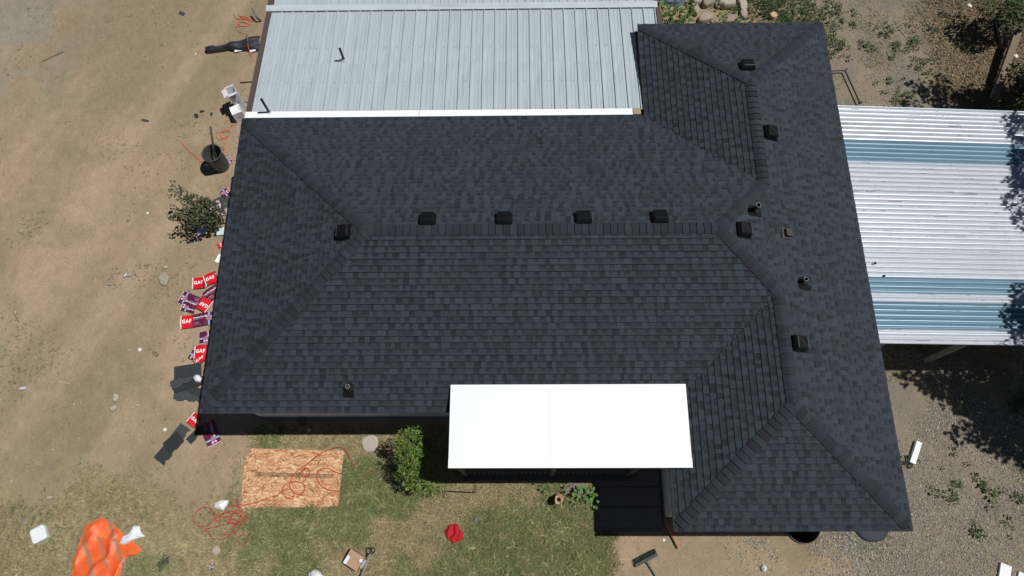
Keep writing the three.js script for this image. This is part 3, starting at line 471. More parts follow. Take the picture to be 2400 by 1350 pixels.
  sheetBit('paper_sheet', 'white paper sheet poking from under the left eave', 'paper', -8.604, -7.472, 1.2, 0.26, 0.12, M([0.75, 0.78, 0.8], 0.7), 0.04);
  sheetBit('paper_sheet', 'white paper flap under the dark rolled membrane', 'paper', -8.950, -14.562, 0.3, 0.22, 0.08, M([0.78, 0.78, 0.8], 0.7), 0.05);
  sheetBit('paper_sheet', 'white paper corner under the membrane by the metal roof', 'paper', -8.488, -14.573, 0.5, 0.18, 0.14, M([0.78, 0.78, 0.8], 0.7), 0.06);
}
// ---------------------------------------------------------------- shingle offcuts and felt
{
  const off = [M([0.03, 0.035, 0.038], 0.92, { map: blotchTex }), M([0.05, 0.056, 0.06], 0.92, { map: blotchTex }), M([0.021, 0.025, 0.028], 0.92, { map: blotchTex })];
  function strip(L, W, seed) { const g = new THREE.BoxGeometry(L, 0.014, W, 14, 1, 3), p = g.attributes.position; for (let i = 0; i < p.count; i++) { const a = p.getX(i), b = p.getZ(i); p.setY(i, p.getY(i) + 0.03 * (fbm(a * 3 + seed, b * 3, 2) - 0.4)); if (b > W * 0.4 && Math.sin(a * 21 + seed) > 0.55) p.setZ(i, b - W * 0.12); } g.computeVertexNormals(); return g; }
  const D = Math.PI / 180;
  [[-8.940, -4.200, 9, 0.72, 0.34, 'topmost offcut in the fanned stack of black shingles'], [-8.977, -3.990, 28, 0.8, 0.26, 'second offcut in the fanned stack of black shingles'], [-8.885, -3.839, 17, 0.8, 0.24, 'third offcut in the fanned stack of black shingles'], [-8.763, -3.712, -26, 0.62, 0.2, 'slanting offcut in the fanned stack of black shingles'], [-8.893, -3.586, -3, 0.74, 0.36, 'lowest offcut in the fanned stack of black shingles']]
    .forEach(([x, z, a, L, W, lab], i) => single('shingle_offcut', lab, 'shingle', strip(L, W, i * 3.7), [0, 1, 2].map((j) => off[(j + i) % 3])[0], [x, 0.15 - i * 0.028, z], a * D, 'shingle offcuts at the left eave'));
  [[-8.968, -2.531, 58, 0.5, 0.34, 0.022, 'upper loose shingle piece of the three left of the front corner'], [-9.072, -2.333, 42, 0.46, 0.34, 0.045, 'middle loose shingle piece of the three left of the front corner'], [-9.214, -2.105, 56, 0.62, 0.36, 0.026, 'lower loose shingle piece of the three left of the front corner']]
    .forEach(([x, z, a, L, W, y, lab], i) => single('shingle_offcut', lab, 'shingle', strip(L, W, 30 + i * 3.7), off[(i + 1) % 3], [x, y, z], a * D, 'loose shingles on the dirt'));
  single('shingle_offcut', 'dark shingle corner jutting from the front left shade', 'shingle', strip(0.5, 0.2, 77), off[0], [-8.529, 0.030, -2.537], 48 * D, 'loose shingles on the dirt');
  single('shingle_offcut', 'small grey shingle scrap alone on dirt near the top', 'shingle', strip(0.2, 0.11, 80), off[1], [-11.004, 0.020, -16.070], -28 * D, 'loose shingles on the dirt');
  single('shingle_offcut', 'curved grey scrap alone on dirt left of the trash can', 'shingle', strip(0.22, 0.07, 81), off[1], [-11.512, 0.020, -12.051], -14 * D, 'loose shingles on the dirt');
  const crumb = (lab, x, z, r) => { const g = new THREE.IcosahedronGeometry(r, 1), p = g.attributes.position; for (let i = 0; i < p.count; i++) { const k = 0.6 + 0.8 * h2(Math.round(p.getX(i) * 900), Math.round(p.getZ(i) * 900)); p.setXYZ(i, p.getX(i) * k * 1.5, Math.max(-0.01, p.getY(i) * 0.25), p.getZ(i) * k); } g.computeVertexNormals(); single('tar_scrap', lab, 'scrap', g, off[2], [x, 0.01, z], R() * 3, 'black tar scraps on the ground'); };
  crumb('ragged black tar scrap right of the orange tarp', -8.887, 0.572, 0.13); crumb('black scrap on dirt left of the white boxes', -9.802, -12.350, 0.05); crumb('larger black scrap left of the white boxes', -9.965, -12.200, 0.06); crumb('dark scrap between white boxes and trash can', -9.498, -12.256, 0.04);
}
// ---------------------------------------------------------------- rolled membrane, boxes, trash can by the left side
{
  const q = new QB(), mem = M([0.022, 0.026, 0.031], 0.62, { map: blotchTex }), A = V(-9.962, 0.000, -14.574), B = V(-8.275, 0.000, -14.848), N = 26, K = 12;
  const ax = B.clone().sub(A).normalize(), sd = V(-ax.z, 0, ax.x), ring = (t) => { const c = A.clone().lerp(B, t), s = sm(0.38, 0.5, t), wd = lerp(0.1, 0.17, s) + 0.11 * sm(0.5, 1, t), hh = lerp(0.11, 0.13, s) + 0.02 * Math.sin(t * 17); const r = []; for (let i = 0; i <= K; i++) { const a = Math.PI * i / K, rip = 1 + 0.06 * Math.sin(i * 2.6 + t * 9); r.push([c.x + sd.x * Math.cos(a) * wd * rip, 0.004 + Math.sin(a) * hh * 1.6 * rip, c.z + sd.z * Math.cos(a) * wd * rip]); } return r; };
  for (let j = 0; j < N; j++) { const a = ring(j / N), b = ring((j + 1) / N); for (let i = 0; i < K; i++) q.quad(a[i], a[i + 1], b[i + 1], b[i], null, [0, 1, 0], [[i / K, j / 8], [(i + 1) / K, j / 8], [(i + 1) / K, (j + 1) / 8], [i / K, (j + 1) / 8]]); }
  const e = ring(0); for (let i = 0; i < K; i++) q.tri([A.x, 0.05, A.z], e[i], e[i + 1]);
  const o = thing('rolled_membrane', 'dark rolled roofing membrane sticking out beside the metal roof', 'membrane roll'); let g = mergeVertices(q.build()); g.computeVertexNormals(); part('sheet', g, mem, o);
  part('loose_end', tr(new THREE.CylinderGeometry(0.06, 0.08, 0.18, 14, 1, true), -9.820, 0.100, -14.641, 0, 0.2, 1.5), mem, o);
  const rodM = M([0.11, 0.12, 0.13], 0.5, { metalness: 0.4 });
  single('metal_rod', 'bent grey metal rod by the brown trim at the top', 'rod', tube([[-8.571, 0.350, -15.956], [-8.460, 0.200, -15.731], [-8.370, 0.030, -15.739]], 0.03, 14, 8), rodM, [0, 0, 0]);
  single('metal_rod', 'short black rod jutting out from under the metal roof', 'rod', rod([-8.337, 0.900, -12.745], [-7.925, 1.000, -12.698], 0.02), M([0.01, 0.01, 0.012], 0.5), [0, 0, 0]);
}
{
  const card = M([0.76, 0.76, 0.79], 0.7), inner = M([0.5, 0.5, 0.52], 0.8), printTex = canvasTex(128, 128, (c) => { c.fillStyle = 'rgb(224,224,230)'; c.fillRect(0, 0, 128, 128); c.strokeStyle = 'rgb(90,90,105)'; c.lineWidth = 3; for (let i = 0; i < 3; i++) { c.beginPath(); c.moveTo(46, 56 + i * 8); c.lineTo(84, 52 + i * 8); c.stroke(); } });
  const printed = new THREE.MeshStandardMaterial({ map: printTex, roughness: 0.7, side: THREE.DoubleSide });
  function carton(name, label, pos, eul, w2, h, d, flaps) {   // open carton with walls, bottom and folded flaps
    const o = thing(name, label, 'box', pos, 0, 'white cartons by the metal roof'); o.rotation.set(...eul, 'YXZ'); const t = 0.008;
    part('front_panel', bx(w2, h, t, 0, h / 2, d / 2 - t / 2), printed, o); part('back_panel', bx(w2, h, t, 0, h / 2, -d / 2 + t / 2), card, o); part('side_panel', bx(t, h, d - 2 * t, w2 / 2 - t / 2, h / 2, 0), card, o); part('side_panel', bx(t, h, d - 2 * t, -w2 / 2 + t / 2, h / 2, 0), card, o); part('bottom', bx(w2 - 2 * t, t, d - 2 * t, 0, t / 2, 0), inner, o);
    for (const [ax, sgn, ang] of flaps) { const L = ax === 'x' ? d / 2 : w2 / 2; const f = part('flap', ax === 'x' ? bx(w2, t, L, 0, 0, sgn * L / 2) : bx(L, t, d, sgn * L / 2, 0, 0), card, o, [ax === 'x' ? 0 : sgn * w2 / 2, h, ax === 'x' ? sgn * d / 2 : 0]); if (ax === 'x') f.rotation.x = sgn * ang; else f.rotation.z = -sgn * ang; }
    return o;
  }
  carton('white_carton', 'white carton standing by the corner of the shingle roof', [-8.588, 0.000, -12.140], [0, 0.45, 0], 0.3, 0.42, 0.3, [['x', 1, 2.9], ['x', -1, 2.7], ['z', 1, 2.6]]);
  carton('white_carton', 'tall open white carton leaning beside the metal roof', [-8.583, 0.020, -12.477], [0.0, 0.5, 0.0], 0.27, 0.9, 0.27, [['x', 1, -0.5], ['z', -1, 0.4], ['x', -1, 0.7]]);
}
{
  const can = thing('trash_can', 'grey plastic trash can on bare dirt with a board standing in it', 'trash can', [-8.923, 0.000, -10.447]);
  const pl = M([0.075, 0.078, 0.07], 0.55);
  part('body', new THREE.LatheGeometry([[0.0, 0.012], [0.215, 0.012], [0.225, 0.02], [0.25, 0.4], [0.265, 0.74], [0.285, 0.75], [0.288, 0.79], [0.272, 0.795], [0.262, 0.78], [0.243, 0.4], [0.212, 0.04], [0.0, 0.03]].map((p) => new THREE.Vector2(...p)), 40), pl, can);
  for (const s of [-1, 1]) part('handle', tube([[s * 0.27, 0.62, -0.07], [s * 0.33, 0.6, -0.06], [s * 0.33, 0.6, 0.06], [s * 0.27, 0.62, 0.07]], 0.014, 16, 6), pl, can).rotation.y = 0.9;
  for (let i = 0; i < 8; i++) part('rib', bx(0.02, 0.62, 0.012, 0, 0.36, 0.248, 0.055), pl, can).rotation.y = i * Math.PI / 4 + 0.3;
  single('board', 'weathered board standing up inside the trash can', 'board', tube([[-9.025, 0.060, -10.529], [-8.884, 0.750, -10.558], [-8.814, 1.050, -10.686], [-8.791, 1.350, -10.975]], 0.03, 14, 4), M([0.12, 0.09, 0.075], 0.9), [0, 0, 0]);
  single('metal_strap', 'bent metal strap lying inside the trash can rim', 'strap', tube([[-9.209, 0.700, -10.689], [-9.089, 0.720, -10.775], [-8.982, 0.660, -10.640]], 0.008, 12, 5), M([0.3, 0.29, 0.25], 0.6), [0, 0, 0]);
}
{ // utility level-like stick and other bits on the dirt
  const straw = M([0.42, 0.33, 0.19], 0.8), brownW = M([0.16, 0.115, 0.07], 0.9), wht = M([0.72, 0.72, 0.7], 0.8);
  const st = (lab, a, b, r, mt, nm = 'wood_stick', cat = 'stick') => single(nm, lab, cat, beam(a, b, r * 2, r * 1.2), mt, [0, 0, 0], 0);
  st('yellow marked ruler piece on dirt left of the trash can', [-10.430, 0.012, -11.506], [-10.136, 0.012, -11.458], 0.018, M([0.3, 0.26, 0.1], 0.6), 'ruler', 'ruler');
  st('thin brown stick on dirt at the upper left', [-15.208, 0.012, -14.238], [-14.591, 0.014, -14.619], 0.018, brownW); st('pale lath piece on dirt at the upper left', [-14.017, 0.010, -12.022], [-13.813, 0.012, -12.064], 0.02, M([0.3, 0.24, 0.15], 0.85));
  st('long yellow lath slanting below the strand boards', [-5.046, 0.020, -0.785], [-5.270, 0.020, -0.295], 0.016, straw, 'lath', 'lath'); st('broken lath end pointing down the lawn', [-5.251, 0.020, -0.326], [-5.399, 0.020, 0.037], 0.022, straw, 'lath', 'lath');
  st('thin pale lath lying level across the lawn', [-4.057, 0.020, -0.385], [-2.814, 0.020, -0.344], 0.013, straw, 'lath', 'lath'); st('short pale lath on dirt below the house shade', [2.324, 0.012, 0.513], [2.627, 0.012, 0.503], 0.012, straw, 'lath', 'lath');
  st('small lath on dirt left of the black shingle stack', [-12.474, 0.012, -3.954], [-12.149, 0.012, -3.894], 0.016, straw, 'lath', 'lath'); st('pale wood splinter at the lawn edge near the slab', [0.633, 0.020, -0.141], [0.770, 0.020, -0.080], 0.02, straw); st('pale splinter on the lawn below the stump', [1.291, 0.020, 0.158], [1.318, 0.020, 0.287], 0.018, straw); st('pale splinter at the lawn bottom edge', [-1.424, 0.020, 0.794], [-1.339, 0.020, 0.862], 0.02, straw); st('pale splinter standing by the lawn corner', [1.560, 0.020, -0.331], [1.596, 0.030, -0.190], 0.018, straw);
  st('grey twig on gravel above the carport roof', [12.028, 0.012, -15.094], [12.140, 0.012, -14.832], 0.014, M([0.3, 0.27, 0.22], 0.9)); st('pale twig on leaf litter near the tree trunk', [13.921, 0.030, -13.867], [14.295, 0.030, -14.021], 0.014, M([0.22, 0.17, 0.13], 0.9));
  const o = thing('metal_clip', 'small black wire clip on dirt beside an orange scrap', 'clip', [-9.964, 0.015, -4.695], -0.7);
  part('wire', tube([[-0.07, 0, -0.025], [0.07, 0, -0.03], [0.085, 0, 0], [0.07, 0, 0.03], [-0.07, 0, 0.025]], 0.008, 40, 5, true), M([0.03, 0.03, 0.03], 0.6), o);
  single('drink_can', 'pale blue drink can beside a stone on dirt', 'can', merge([cy(0.033, 0.033, 0.1, 14), cy(0.026, 0.033, 0.012, 14, 0, 0.056, 0)]).rotateZ(Math.PI / 2), M([0.3, 0.45, 0.5], 0.35, { metalness: 0.5 }), [-11.187, 0.035, -6.982], 1.1);
  single('plastic_bottle', 'flattened clear bottle on dirt at the far left', 'bottle', merge([cy(0.04, 0.04, 0.13, 12), cy(0.015, 0.04, 0.05, 12, 0, 0.09, 0)]).rotateZ(Math.PI / 2), M([0.55, 0.6, 0.68], 0.3), [-13.349, 0.040, -3.766], 0.1);
  const cg = (r, s) => { const g = new THREE.IcosahedronGeometry(r, 2), p = g.attributes.position; for (let i = 0; i < p.count; i++) { const k = 0.7 + 0.6 * vn(p.getX(i) / r * 2.3 + s, p.getZ(i) / r * 2.3 + p.getY(i) / r * 1.7); p.setXYZ(i, p.getX(i) * k, p.getY(i) * k * 0.45, p.getZ(i) * k); } g.computeVertexNormals(); return g; };
  for (const [x, z, r, lab] of [[-10.414, -4.820, 0.05, 'white paper scrap on dirt near the wire clip'], [-10.906, -8.919, 0.035, 'tiny white scrap on dirt left of the bush'], [-10.317, -14.481, 0.03, 'tiny white scrap left of the dark membrane roll'], [-9.372, -2.664, 0.045, 'white scrap beside the loose shingles'], [-1.168, -0.092, 0.03, 'white scrap beside the red cloth heap'], [3.472, 0.070, 0.035, 'white scrap beside the copper coloured pole'], [14.374, -16.037, 0.07, 'white scrap on leaf litter at the top right'], [15.380, -14.095, 0.07, 'white scrap on the dark branch at the right edge'], [-5.572, -2.633, 0.06, 'white scrap in the eave shade above the lawn']]) single('paper_scrap', lab, 'paper scrap', cg(r, x), wht, [x, r * 0.3, z], 0, 'scattered white scraps');
}
// ---------------------------------------------------------------- stones
{
  const stoneM = [M([0.34, 0.3, 0.24], 0.9, { map: blotchTex }), M([0.42, 0.38, 0.31], 0.9, { map: blotchTex }), M([0.28, 0.24, 0.19], 0.9, { map: blotchTex })];
  function stone(label, x, z, a, b, h, seed, ry = 0, mt = 0, name = 'stone', cat = 'stone', group = 'loose stones') {
    let g = mergeVertices(new THREE.IcosahedronGeometry(1, 3), 1e-3); g.deleteAttribute('uv'); g = mergeVertices(new THREE.IcosahedronGeometry(1, 3)); const p = g.attributes.position;
    for (let i = 0; i < p.count; i++) { const v = V(p.getX(i), p.getY(i), p.getZ(i)); const an = Math.atan2(v.z, v.x), k = 0.72 + 0.5 * vn(an * 1.1 + seed * 5.7 + 9, 2.2) * (an < -2.9 || an > 2.9 ? 0.5 : 1) + 0.08 * (vn(v.x * 4 + seed, v.z * 4) - 0.5); p.setXYZ(i, v.x * a * k, clamp(v.y * 1.5, -1, 0.72 + 0.28 * vn(v.x * 2 + seed, v.z * 2)) * h, v.z * b * k); }
    g.computeVertexNormals(); return single(name, label, cat, g, stoneM[mt], [x, h * 0.5, z], ry, group);
  }
  stone('large flat pale stone on the lawn left of the conifer', -3.974, -2.300, 0.23, 0.24, 0.05, 1, 0.4, 1); stone('long pale stone on dirt left of the topmost red wrapper', -10.079, -6.848, 0.17, 0.2, 0.06, 2, 0.3, 0); stone('small round stone above the long pale stone', -10.091, -7.221, 0.07, 0.06, 0.05, 3, 0, 1); stone('flat stone beside the pale blue can', -11.099, -6.995, 0.09, 0.07, 0.04, 4, 0.5, 0);
  stone('flat stone left of the pale blue can stone', -11.596, -6.729, 0.1, 0.06, 0.03, 5, 0.2, 2); stone('upright pointed stone on dirt left of the shingle stack', -10.806, -3.524, 0.09, 0.12, 0.07, 6, 0.2, 1); stone('angular stone below the pointed stone', -10.819, -3.228, 0.1, 0.07, 0.06, 7, 0.5, 1); stone('small stone on dirt right of the angular stone', -10.195, -3.306, 0.05, 0.035, 0.03, 8, 0.4, 1); stone('thin stone flake on dirt below the shingle stack', -10.505, -3.443, 0.05, 0.02, 0.02, 9, 0, 1);
  stone('flat stone at the far left on dirt', -14.492, -8.388, 0.07, 0.05, 0.02, 10, 0, 0); stone('pale stone at the debris patch left of the tarp', -12.038, -0.960, 0.07, 0.05, 0.04, 11, 0.3, 1); stone('dull stone below the white foam lid', -12.535, -0.351, 0.08, 0.06, 0.04, 12, 0.3, 2); stone('pale flat stone on dry grass above the purple scrap', -7.608, 0.315, 0.11, 0.1, 0.04, 13, 0.6, 1);
  // garden rocks beyond the back eave
  stone('large pale boulder beyond the back eave', 6.603, -16.142, 0.28, 0.22, 0.2, 20, 0.6, 1); stone('tan boulder at the back eave', 5.871, -15.613, 0.26, 0.18, 0.14, 21, 0.2, 0); stone('tall narrow stone beside the green bush at the back', 5.587, -15.952, 0.14, 0.22, 0.16, 22, 0.1, 0); stone('rounded boulder at the top edge right of the bush', 5.657, -16.290, 0.2, 0.17, 0.16, 23, 0.4, 0); stone('brownish boulder between the garden boulders', 5.994, -16.218, 0.22, 0.2, 0.16, 24, 0.1, 2); stone('small stone below the large pale boulder', 6.338, -16.094, 0.1, 0.13, 0.1, 25, 0.3, 0); stone('flat grey stone at the back eave', 6.687, -15.619, 0.26, 0.16, 0.08, 26, 0.2, 2); stone('grey stone slab standing on end at the back', 7.122, -16.135, 0.14, 0.36, 0.12, 27, 0.12, 1, 'stone_slab'); stone('lower grey stone slab at the back eave', 7.137, -15.764, 0.14, 0.22, 0.1, 28, 0.05, 0, 'stone_slab');
  single('tree_stump', 'small round cut stump above the back eave', 'stump', merge([cy(0.11, 0.13, 0.16, 18, 0, 0.08, 0), cy(0.1, 0.11, 0.012, 18, 0, 0.166, 0)]), M([0.48, 0.36, 0.25], 0.85), [8.048, 0.000, -15.652]);
}
// ---------------------------------------------------------------- cloths, bags, tools on the lawn
function cloth(outline, hf, rings = 16, per = 4) {     // a sheet with the given outline, lifted into folds
  const n = outline.length, O = []; for (let i = 0; i < n; i++) for (let j = 0; j < per; j++) { const a = outline[i], b = outline[(i + 1) % n], t = j / per; O.push([lerp(a[0], b[0], t), lerp(a[1], b[1], t)]); }
  const cx = outline.reduce((s, p) => s + p[0], 0) / n, cz = outline.reduce((s, p) => s + p[1], 0) / n, P = [], I = [], U = [], N = O.length;
  for (let r = 0; r <= rings; r++) for (let i = 0; i < N; i++) { const t = r / rings, e = 1 + 0.03 * (vn(i * 0.7, 3) - 0.5) * t, x = cx + (O[i][0] - cx) * t * e, z = cz + (O[i][1] - cz) * t * e; P.push(x, hf(x - cx, z - cz, t), z); U.push((x - cx) * 0.5 + 0.5, (z - cz) * 0.5 + 0.5); }
  for (let r = 0; r < rings; r++) for (let i = 0; i < N; i++) { const a = r * N + i, b = r * N + (i + 1) % N; I.push(a, b, b + N, a, b + N, a + N); }
  const g = new THREE.BufferGeometry(); g.setAttribute('position', new THREE.Float32BufferAttribute(P, 3)); g.setAttribute('uv', new THREE.Float32BufferAttribute(U, 2)); g.setIndex(I); g.computeVertexNormals(); return g;
}
{
  const tex = canvasTex(512, 512, (c, W, H) => { const f = rng(8); c.fillStyle = 'rgb(226,96,44)'; c.fillRect(0, 0, W, H);
    for (let i = 0; i < 160; i++) { c.fillStyle = `rgba(${pick([[238, 70, 40], [232, 120, 58], [205, 82, 36], [240, 140, 84]], f).join(',')},0.22)`; c.beginPath(); c.ellipse(f() * W, f() * H, 10 + f() * 60, 6 + f() * 30, f() * 3, 0, 7); c.fill(); }
    c.save(); c.translate(W / 2, H / 2); c.rotate(0.48); for (const [x, w2, y0, y1] of [[-105, 24, -260, 260], [-12, 16, -90, 120], [75, 22, -230, 260]]) { c.fillStyle = 'rgba(150,118,96,0.85)'; c.fillRect(x, y0, w2, y1 - y0); } c.restore();
    for (let i = 0; i < 500; i++) { c.fillStyle = `rgba(120,96,70,${0.1 + 0.2 * f()})`; c.fillRect(f() * W, f() * H, 1 + f() * 4, 1 + f() * 3); } });
  const pts = [[-10.631, -0.483], [-10.351, -0.380], [-10.057, -0.136], [-9.752, 0.065], [-9.455, 0.295], [-9.564, 0.404], [-9.791, 0.443], [-9.865, 0.621], [-9.910, 0.894], [-9.942, 1.232], [-10.522, 1.328], [-10.964, 1.166], [-11.094, 0.846], [-11.117, 0.581], [-11.068, 0.245], [-11.039, -0.036], [-10.959, -0.279]];
  const fold = (x, z) => { const a = x * 0.9 + z * 0.42; return 0.06 * Math.pow(0.5 + 0.5 * Math.sin(a * 10 + 3 * vn(x * 2.5, z * 2.5)), 4) + 0.05 * fbm(x * 3 + 4, z * 3, 3) + 0.03 * Math.pow(vn(x * 5 - z * 3, z * 5), 3); };
  single('orange_tarp', 'crumpled orange tarp with grey stripes on dry grass', 'tarp', cloth(pts, (x, z, t) => 0.03 + fold(x, z) * sm(1.0, 0.86, t) + 0.015 * (t > 0.95 ? vn(x * 7, z * 7) : 0), 26, 6), new THREE.MeshStandardMaterial({ map: tex, roughness: 0.5, side: THREE.DoubleSide }), [0, 0, 0]);
  const bagH = (s, h) => (x, z, t) => 0.01 + h * Math.pow(1 - t, 0.45) * (0.45 + 0.9 * fbm(x * 8 + s, z * 8, 3)) ;
  const white = M([0.72, 0.76, 0.8], 0.5);
  single('plastic_bag', 'white plastic bag lying over the right corner of the orange tarp', 'bag', cloth([[-10.036, 0.155], [-9.981, -0.015], [-9.828, -0.116], [-9.729, -0.288], [-9.596, -0.268], [-9.526, -0.116], [-9.414, -0.025], [-9.566, 0.025], [-9.727, 0.085], [-9.882, 0.175]], bagH(3, 0.13), 10), white, [0, 0.05, 0]);
  single('plastic_bag', 'white crumpled bag left of the strand boards', 'bag', cloth([[-7.815, -0.706], [-7.789, -0.830], [-7.636, -0.903], [-7.438, -0.892], [-7.465, -0.768], [-7.557, -0.644], [-7.713, -0.675]], bagH(9, 0.14), 10), M([0.82, 0.83, 0.85], 0.55), [0, 0.005, 0]);
  single('plastic_bag', 'white crumpled sack at the bottom edge left of the cardboard box', 'bag', cloth([[-5.269, 0.893], [-5.237, 0.796], [-5.117, 0.728], [-4.986, 0.777], [-4.871, 0.893], [-4.945, 1.009], [-5.152, 1.028]], bagH(14, 0.3), 10), M([0.82, 0.84, 0.85], 0.55), [0, 0.005, 0]);
  single('plastic_bag', 'white crumpled rag on dirt below the right wing', 'rag', cloth([[5.758, 0.697], [5.817, 0.639], [5.898, 0.649], [5.919, 0.736], [5.870, 0.804], [5.779, 0.784]], bagH(19, 0.1), 8), M([0.7, 0.72, 0.76], 0.6), [0, 0.005, 0]);
  single('plastic_bag', 'white and purple crumpled plastic on the shingle offcut stack', 'bag', cloth([[-8.773, -4.013], [-8.729, -4.105], [-8.624, -4.093], [-8.539, -3.988], [-8.572, -3.896], [-8.700, -3.908]], bagH(23, 0.1), 8), M([0.68, 0.66, 0.74], 0.5), [0, 0.12, 0]);
  single('grey_glove', 'small grey glove on the lawn above the red cloth', 'glove', cloth([[-1.258, -0.374], [-1.217, -0.475], [-1.143, -0.516], [-1.121, -0.434], [-1.151, -0.343], [-1.204, -0.333]], bagH(29, 0.08), 8), M([0.16, 0.16, 0.17], 0.8), [0, 0.02, 0]);
  single('red_cloth', 'heap of bright red cloth on the lawn', 'cloth', cloth([[-1.976, -0.112], [-1.917, -0.253], [-1.812, -0.313], [-1.684, -0.333], [-1.597, -0.273], [-1.585, -0.192], [-1.488, -0.132], [-1.474, -0.012], [-1.504, 0.078], [-1.672, 0.138], [-1.735, 0.168], [-1.864, 0.068]], (x, z, t) => 0.02 + (0.09 + 0.035 * Math.sin(x * 38 + z * 9 + 4 * vn(x * 6, z * 6)) + 0.05 * fbm(x * 7, z * 7, 2)) * Math.pow(1 - t * t, 0.5), 14, 5), M([0.42, 0.006, 0.014], 0.85), [0, 0, 0]);
  const fl = thing('foam_box', 'white foam box on the dry grass at the far left', 'foam box', [-12.072, 0.000, -0.077], 0.5);
  { const s = new THREE.Shape(); const a = 0.17, r = 0.06; s.moveTo(-a + r, -a); s.lineTo(a - r, -a); s.quadraticCurveTo(a, -a, a, -a + r); s.lineTo(a, a - r); s.quadraticCurveTo(a, a, a - r, a); s.lineTo(-a + r, a); s.quadraticCurveTo(-a, a, -a, a - r); s.lineTo(-a, -a + r); s.quadraticCurveTo(-a, -a, -a + r, -a);
    const g = new THREE.ExtrudeGeometry(s, { depth: 0.1, bevelEnabled: true, bevelSize: 0.012, bevelThickness: 0.012, bevelSegments: 2 }); g.rotateX(-Math.PI / 2); part('lid', g, M([0.74, 0.79, 0.8], 0.7), fl, [0, 0.014, 0]); part('rim', tr(new THREE.TorusGeometry(0.15, 0.008, 5, 32), 0, 0.128, 0, Math.PI / 2), M([0.66, 0.71, 0.73], 0.7), fl); }
  // cardboard box with shovel beside it
  const cb = M([0.44, 0.29, 0.185], 0.85, { map: blotchTex }), bxo = thing('cardboard_box', 'closed cardboard box with white label on the lawn', 'box', [-4.123, 0.000, 0.522], -0.52);
  part('body', bx(0.4, 0.235, 0.36, 0, 0.12, 0.0), cb, bxo); part('flap', bx(0.4, 0.008, 0.125, 0, 0.243, -0.116), cb, bxo); part('flap', bx(0.4, 0.008, 0.225, 0, 0.243, 0.067), cb, bxo); part('label', bx(0.085, 0.003, 0.2, -0.15, 0.249, 0.075), M([0.7, 0.71, 0.73], 0.6), bxo);
  single('paint_lid', 'small white round lid on the cardboard box', 'lid', cy(0.04, 0.045, 0.05, 20), M([0.8, 0.8, 0.8], 0.5), [-3.936, 0.275, 0.534]);
  single('metal_tray', 'grey metal plate lying on the right side of the cardboard box', 'plate', rb(0.07, 0.05, 0.22, 0.01), M([0.36, 0.39, 0.42], 0.5, { metalness: 0.3 }), [-3.879, 0.275, 0.611], -0.55);
  const sv = thing('shovel', 'shovel with black handle grip leaning over the cardboard box', 'shovel'); const a = [-3.698, 0.330, 0.368], b = [-3.910, 0.280, 0.898], c2 = [-3.994, 0.200, 1.112], bl = M([0.012, 0.012, 0.012], 0.5);
  part('shaft', rod(a, c2, 0.018, 10), M([0.3, 0.33, 0.34], 0.45, { metalness: 0.3 }), sv);
  { const d = V(a[0] - b[0], a[1] - b[1], a[2] - b[2]).normalize(), sd = V(-d.z, 0, d.x), P = (s, t) => [a[0] + d.x * t + sd.x * s, a[1] + d.y * t, a[2] + d.z * t + sd.z * s]; part('grip', tube([P(0, -0.02), P(0.055, 0.06), P(0.06, 0.115), P(0, 0.13), P(-0.06, 0.115), P(-0.055, 0.06)], 0.016, 40, 7, true), bl, sv); }
  part('blade', tr(new RoundedBoxGeometry(0.24, 0.02, 0.3, 2, 0.01), -4.054, 0.120, 1.250, 0.35, -0.4), M([0.2, 0.21, 0.22], 0.5, { metalness: 0.5 }), sv);
  // push broom
  const br = thing('push_broom', 'push broom with dark bristles and green handle on dirt', 'broom'), h0 = [2.725, 0.060, 0.657], h1 = [3.282, 0.060, 0.394];
  part('block', beam(h0, h1, 0.075, 0.06), M([0.02, 0.028, 0.024], 0.6), br); { const f = rng(3), g = []; for (let i = 0; i < 150; i++) { const t = f(), s = f(), x = lerp(h0[0], h1[0], t), z = lerp(h0[2], h1[2], t), nx = -(h1[2] - h0[2]), nz = h1[0] - h0[0], L = Math.hypot(nx, nz), o = -0.04 - s * 0.02; g.push(rod([x + nx / L * o, 0.03 + 0.05 * f(), z + nz / L * o], [x + nx / L * (o - 0.09), 0.02 + 0.05 * f(), z + nz / L * (o - 0.09)], 0.006, 4)); } part('bristles', merge(g), M([0.012, 0.03, 0.024], 0.8), br); }
  part('handle', rod([3.018, 0.080, 0.559], [3.281, 0.050, 1.032], 0.017, 10), M([0.04, 0.15, 0.09], 0.5), br); part('brace', merge([rod([2.937, 0.080, 0.540], [3.055, 0.080, 0.637], 0.008, 6), rod([3.097, 0.080, 0.472], [3.055, 0.080, 0.637], 0.008, 6)]), M([0.1, 0.12, 0.11], 0.5, { metalness: 0.5 }), br);
  single('copper_pole', 'copper brown pole lying out of the house shade', 'pole', merge([rod([3.505, 0.070, -0.429], [3.816, 0.050, 0.248], 0.05, 16)]), M([0.34, 0.16, 0.085], 0.55), [0, 0, 0]);
  single('white_post', 'short white post lying on gravel at the right', 'post', merge([beam([10.127, 0.060, -2.293], [9.855, 0.060, -1.761], 0.14, 0.1), beam([10.097, 0.115, -2.286], [9.974, 0.115, -2.030], 0.1, 0.01)]), M([0.62, 0.66, 0.68], 0.5), [0, 0, 0]);
  single('white_board', 'white board at the bottom right corner on gravel', 'board', rb(0.26, 0.06, 0.6, 0.01), M([0.74, 0.77, 0.8], 0.6), [11.571, 0.040, 0.906], -0.38, 'white boards at the bottom right'); single('white_board', 'smaller white piece right of the white board', 'board', rb(0.14, 0.05, 0.3, 0.01), M([0.74, 0.77, 0.8], 0.6), [11.955, 0.030, 0.944], -0.45, 'white boards at the bottom right');
